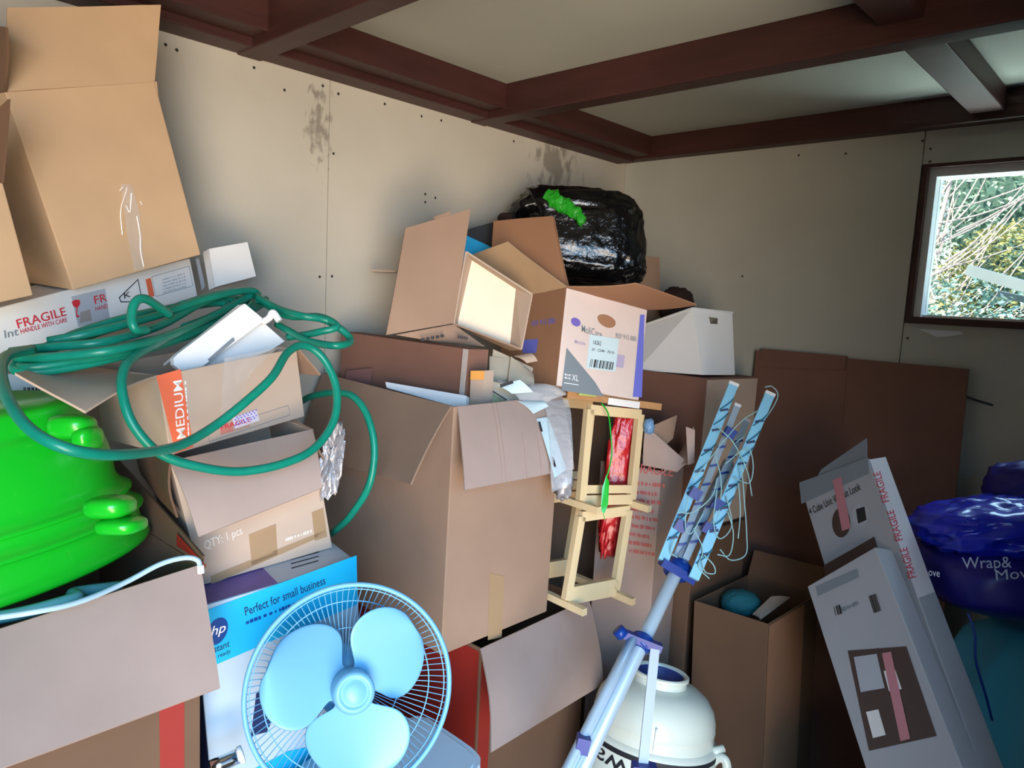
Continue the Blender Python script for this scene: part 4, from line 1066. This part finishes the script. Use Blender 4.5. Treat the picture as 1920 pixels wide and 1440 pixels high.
# ================================================================== RIGHT SIDE
# large flat cardboard sheet against the window wall
NS = V((1, 0, 0)).cross(V((0, .15, 1.45))).normalized(); PS = V((0, -.03, 1.45))
def sh(x, y): return hitp(x, y, PS, NS)
s0, s1, s2, s3 = sh(1418, 657), sh(1817, 692), sh(1788, 975), sh(1393, 990)
b0 = s1 + (s2 - s1) * 3.05; b3 = s0 + (s3 - s0) * 2.2
for b_ in (b0, b3): b_.z = max(b_.z, .005)
t = Thing('cardboard_sheet', 'large flat brown cardboard sheet leaning under the window', 'cardboard', (b0 + b3) / 2)
part(t, 'sheet', *sheet([s0, s1, b0, b3], .006), KRED)
part(t, 'top_fold', *sheet([sh(1430, 654) + NS * .0, sh(1588, 668), sh(1586, 694), sh(1424, 688)], .016), KRED)
part(t, 'strap_end', *tube([sh(1812, 744), sh(1835, 752), sh(1862, 760)], .004, 6), BLK)
part(t, 'crease', *tube([sh(1590, 672) - NS * -.004, sh(1580, 800) - NS * -.004], .002, 5), KRED)

# tall open carton
tl2 = Carton('tall_open_carton', 'tall open brown carton with crumpled paper beside the airer', (.973, -.421, 0), (0, -3, -1.9), (.251, .36, .67), KD, True)
A, B = tl2.P(.5, -.5, 1), tl2.P(.5, .5, 1)
tl2.flap(tl2.P(.5, .5, 1), tl2.P(-.5, .5, 1), tl2.P(-.5, .62, 1.12), tl2.P(.5, .62, 1.12), KD)
tl2.uvdecal('right', [(-.49, .2, .01, .99)], KOR, 'lit_side_paint')  # paler card tone paints the light falling on this side
bl = blob(at(1388, 1130, 2.39), RT * .062, fwd * .062, UP * .04, .95, .08, 12, 6, 32, 20)
single('teal_wool', 'dark teal woolly ball inside the tall open carton', 'wool', bl[0], bl[1], BALL, True)
single('card_offcut', 'beige cardboard offcut poking out of the tall open carton', 'cardboard', *grid4(at(1412, 1150, 2.27), at(1446, 1118, 2.35), at(1482, 1120, 2.38), at(1428, 1160, 2.25), .006, .004), KL)

# two flat-pack cartons leaning
f1 = Carton('flat_pack_carton', 'tall leaning flat-pack carton with 4 Cube Unit print', (1.661, -.953, .513), (-12.4, -41.3, -21.8), (.25, .064, .857), mat('dull_white_carton', (170, 172, 178), .5, var=.05))
f1.decal('front', [(1499, 905), (1628, 858), (1630, 888), (1503, 945)], GREYP, 'grey_band')
f1.text('front', '4 Cube Unit Walnut Look', (1520, 966), (1616, 918), (1516, 953), INK)
def disc(bx, f, c, rx_, ry_, m, name, off=.0016):
    bx.decal(f, [(c[0] + rx_ * math.cos(k * math.pi / 10), c[1] + ry_ * math.sin(k * math.pi / 10)) for k in range(20)], m, name, off)
WAL = mat('walnut_print', (74, 56, 50), .5)
disc(f1, 'front', (1578, 980), 17, 28, WAL, 'round_picture')
disc(f1, 'front', (1614, 966), 16, 20, LGREY, 'round_icon'); f1.decal('front', [(1606, 955), (1622, 950), (1626, 975), (1610, 982)], INK, 'icon_square', .002)
f1.decal('front', [(1562, 900), (1578, 893), (1596, 990), (1580, 996)], mat('pink_tape', (196, 130, 140), .4), 'fragile_tape', .002)
f1.decal('front', [(1545, 1060), (1640, 1006), (1690, 1170), (1560, 1200)], WAL, 'shelf_picture')
f1.decal('right', [(1630, 862), (1660, 857), (1752, 1110), (1720, 1122)], mat('white_fragile_tape', (232, 226, 228), .35), 'fragile_tape')
for (y, x) in ((918, 1651), (990, 1676), (1060, 1701)):
    f1.text('right', 'FRAGILE', (x + 16, y + 22), (x - 2, y - 34), (x + 2, y + 26), REDT)
part(f1, 'top_flap', *grid4(f1.P(-.5, -.5, 1), f1.P(.5, -.5, 1), at(1624, 822, 1.93), at(1540, 880, 2.05), .003), GREYP)
f2 = Carton('flat_pack_carton', 'shorter leaning flat-pack carton with walnut shelf picture', (1.586, -.975, .60), (-13.9, -43.4, -19.1), (.247, .055, .508), mat('dull_white_carton', (170, 172, 178), .5))
f2.decal('front', [(1530, 1100), (1608, 1066), (1611, 1082), (1534, 1118)], GREYP, 'grey_bar')
f2.bars('front', (1568, 1155), (1582, 1150), (1564, 1138), 4, INK, 6)
f2.bars('front', (1640, 1150), (1656, 1144), (1630, 1118), 6, INK, 7)
f2.scrib('front', (1580, 1148), (1612, 1134), (1578, 1140), GREYP)
f2.decal('front', [(1590, 1220), (1700, 1212), (1757, 1380), (1630, 1408)], WAL, 'shelf_picture')
f2.decal('front', [(1602, 1232), (1645, 1226), (1660, 1290), (1615, 1298)], LGREY, 'shelf_bay', .002)
f2.decal('front', [(1658, 1258), (1680, 1256), (1692, 1292), (1668, 1296)], WHC, 'shelf_bay', .002)
f2.decal('front', [(1625, 1335), (1648, 1330), (1662, 1378), (1638, 1384)], WHC, 'shelf_bay', .002)
f2.decal('front', [(1655, 1225), (1672, 1222), (1708, 1385), (1690, 1390)], mat('pink_tape', (196, 130, 140), .4), 'fragile_tape', .0024)
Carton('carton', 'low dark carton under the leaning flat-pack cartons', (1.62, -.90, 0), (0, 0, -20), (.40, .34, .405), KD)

# blue Wrap & Move bag
wm = Thing('moving_bag', 'blue Wrap and Move bag stuffed full at the window wall', 'bag', V((1.86, -.55, 0)))
bc0 = at(1905, 1180, 1.86)
low_ = blob(V((bc0.x + .06, bc0.y + .05, .42)), RT * .235, fwd * .2, V((0, 0, .44)), .72, .03, 5, 7, 56, 40)
part(wm, 'teal_body', low_[0], low_[1], TEAL, True)
bd = blob(at(1912, 1075, 1.80), RT * .235, fwd * .19, UP * .085, .6, .02, 5, 8, 56, 24)
part(wm, 'navy_band', bd[0], bd[1], BAGN, True)
tp = blob(at(1880, 985, 1.80), RT * .20 + UP * .02, fwd * .16, UP * .065 - RT * .02, .85, .09, 9, 13, 56, 36)
part(wm, 'blue_fold', tp[0], tp[1], BAGB, True)
tp = blob(at(1930, 920, 1.88), RT * .09, fwd * .1, UP * .075, .8, .07, 7, 3, 36, 24)
part(wm, 'blue_neck', tp[0], tp[1], BAGN, True)
WBG = mat('pale_bag_print', (200, 206, 226), .5)
text3(wm, 'Wrap&', at(1805, 1066, 1.584), at(1897, 1064, 1.584), at(1803, 1044, 1.584), -fwd, WBG, 'lettering', .0, bold=0)
text3(wm, 'Move', at(1868, 1088, 1.572), at(1944, 1082, 1.572), at(1866, 1068, 1.572), -fwd, WBG, 'lettering', .0, bold=0)
text3(wm, 'ove', at(1741, 1079, 1.64), at(1762, 1082, 1.63), at(1741, 1064, 1.64), -fwd, WBG, 'lettering', .0, bold=0)
part(wm, 'seam', *tube(px([(1815, 1150, 1.63), (1828, 1190, 1.62), (1830, 1240, 1.62), (1850, 1310, 1.62), (1860, 1350, 1.63)]), .003, 6), BLU, True)
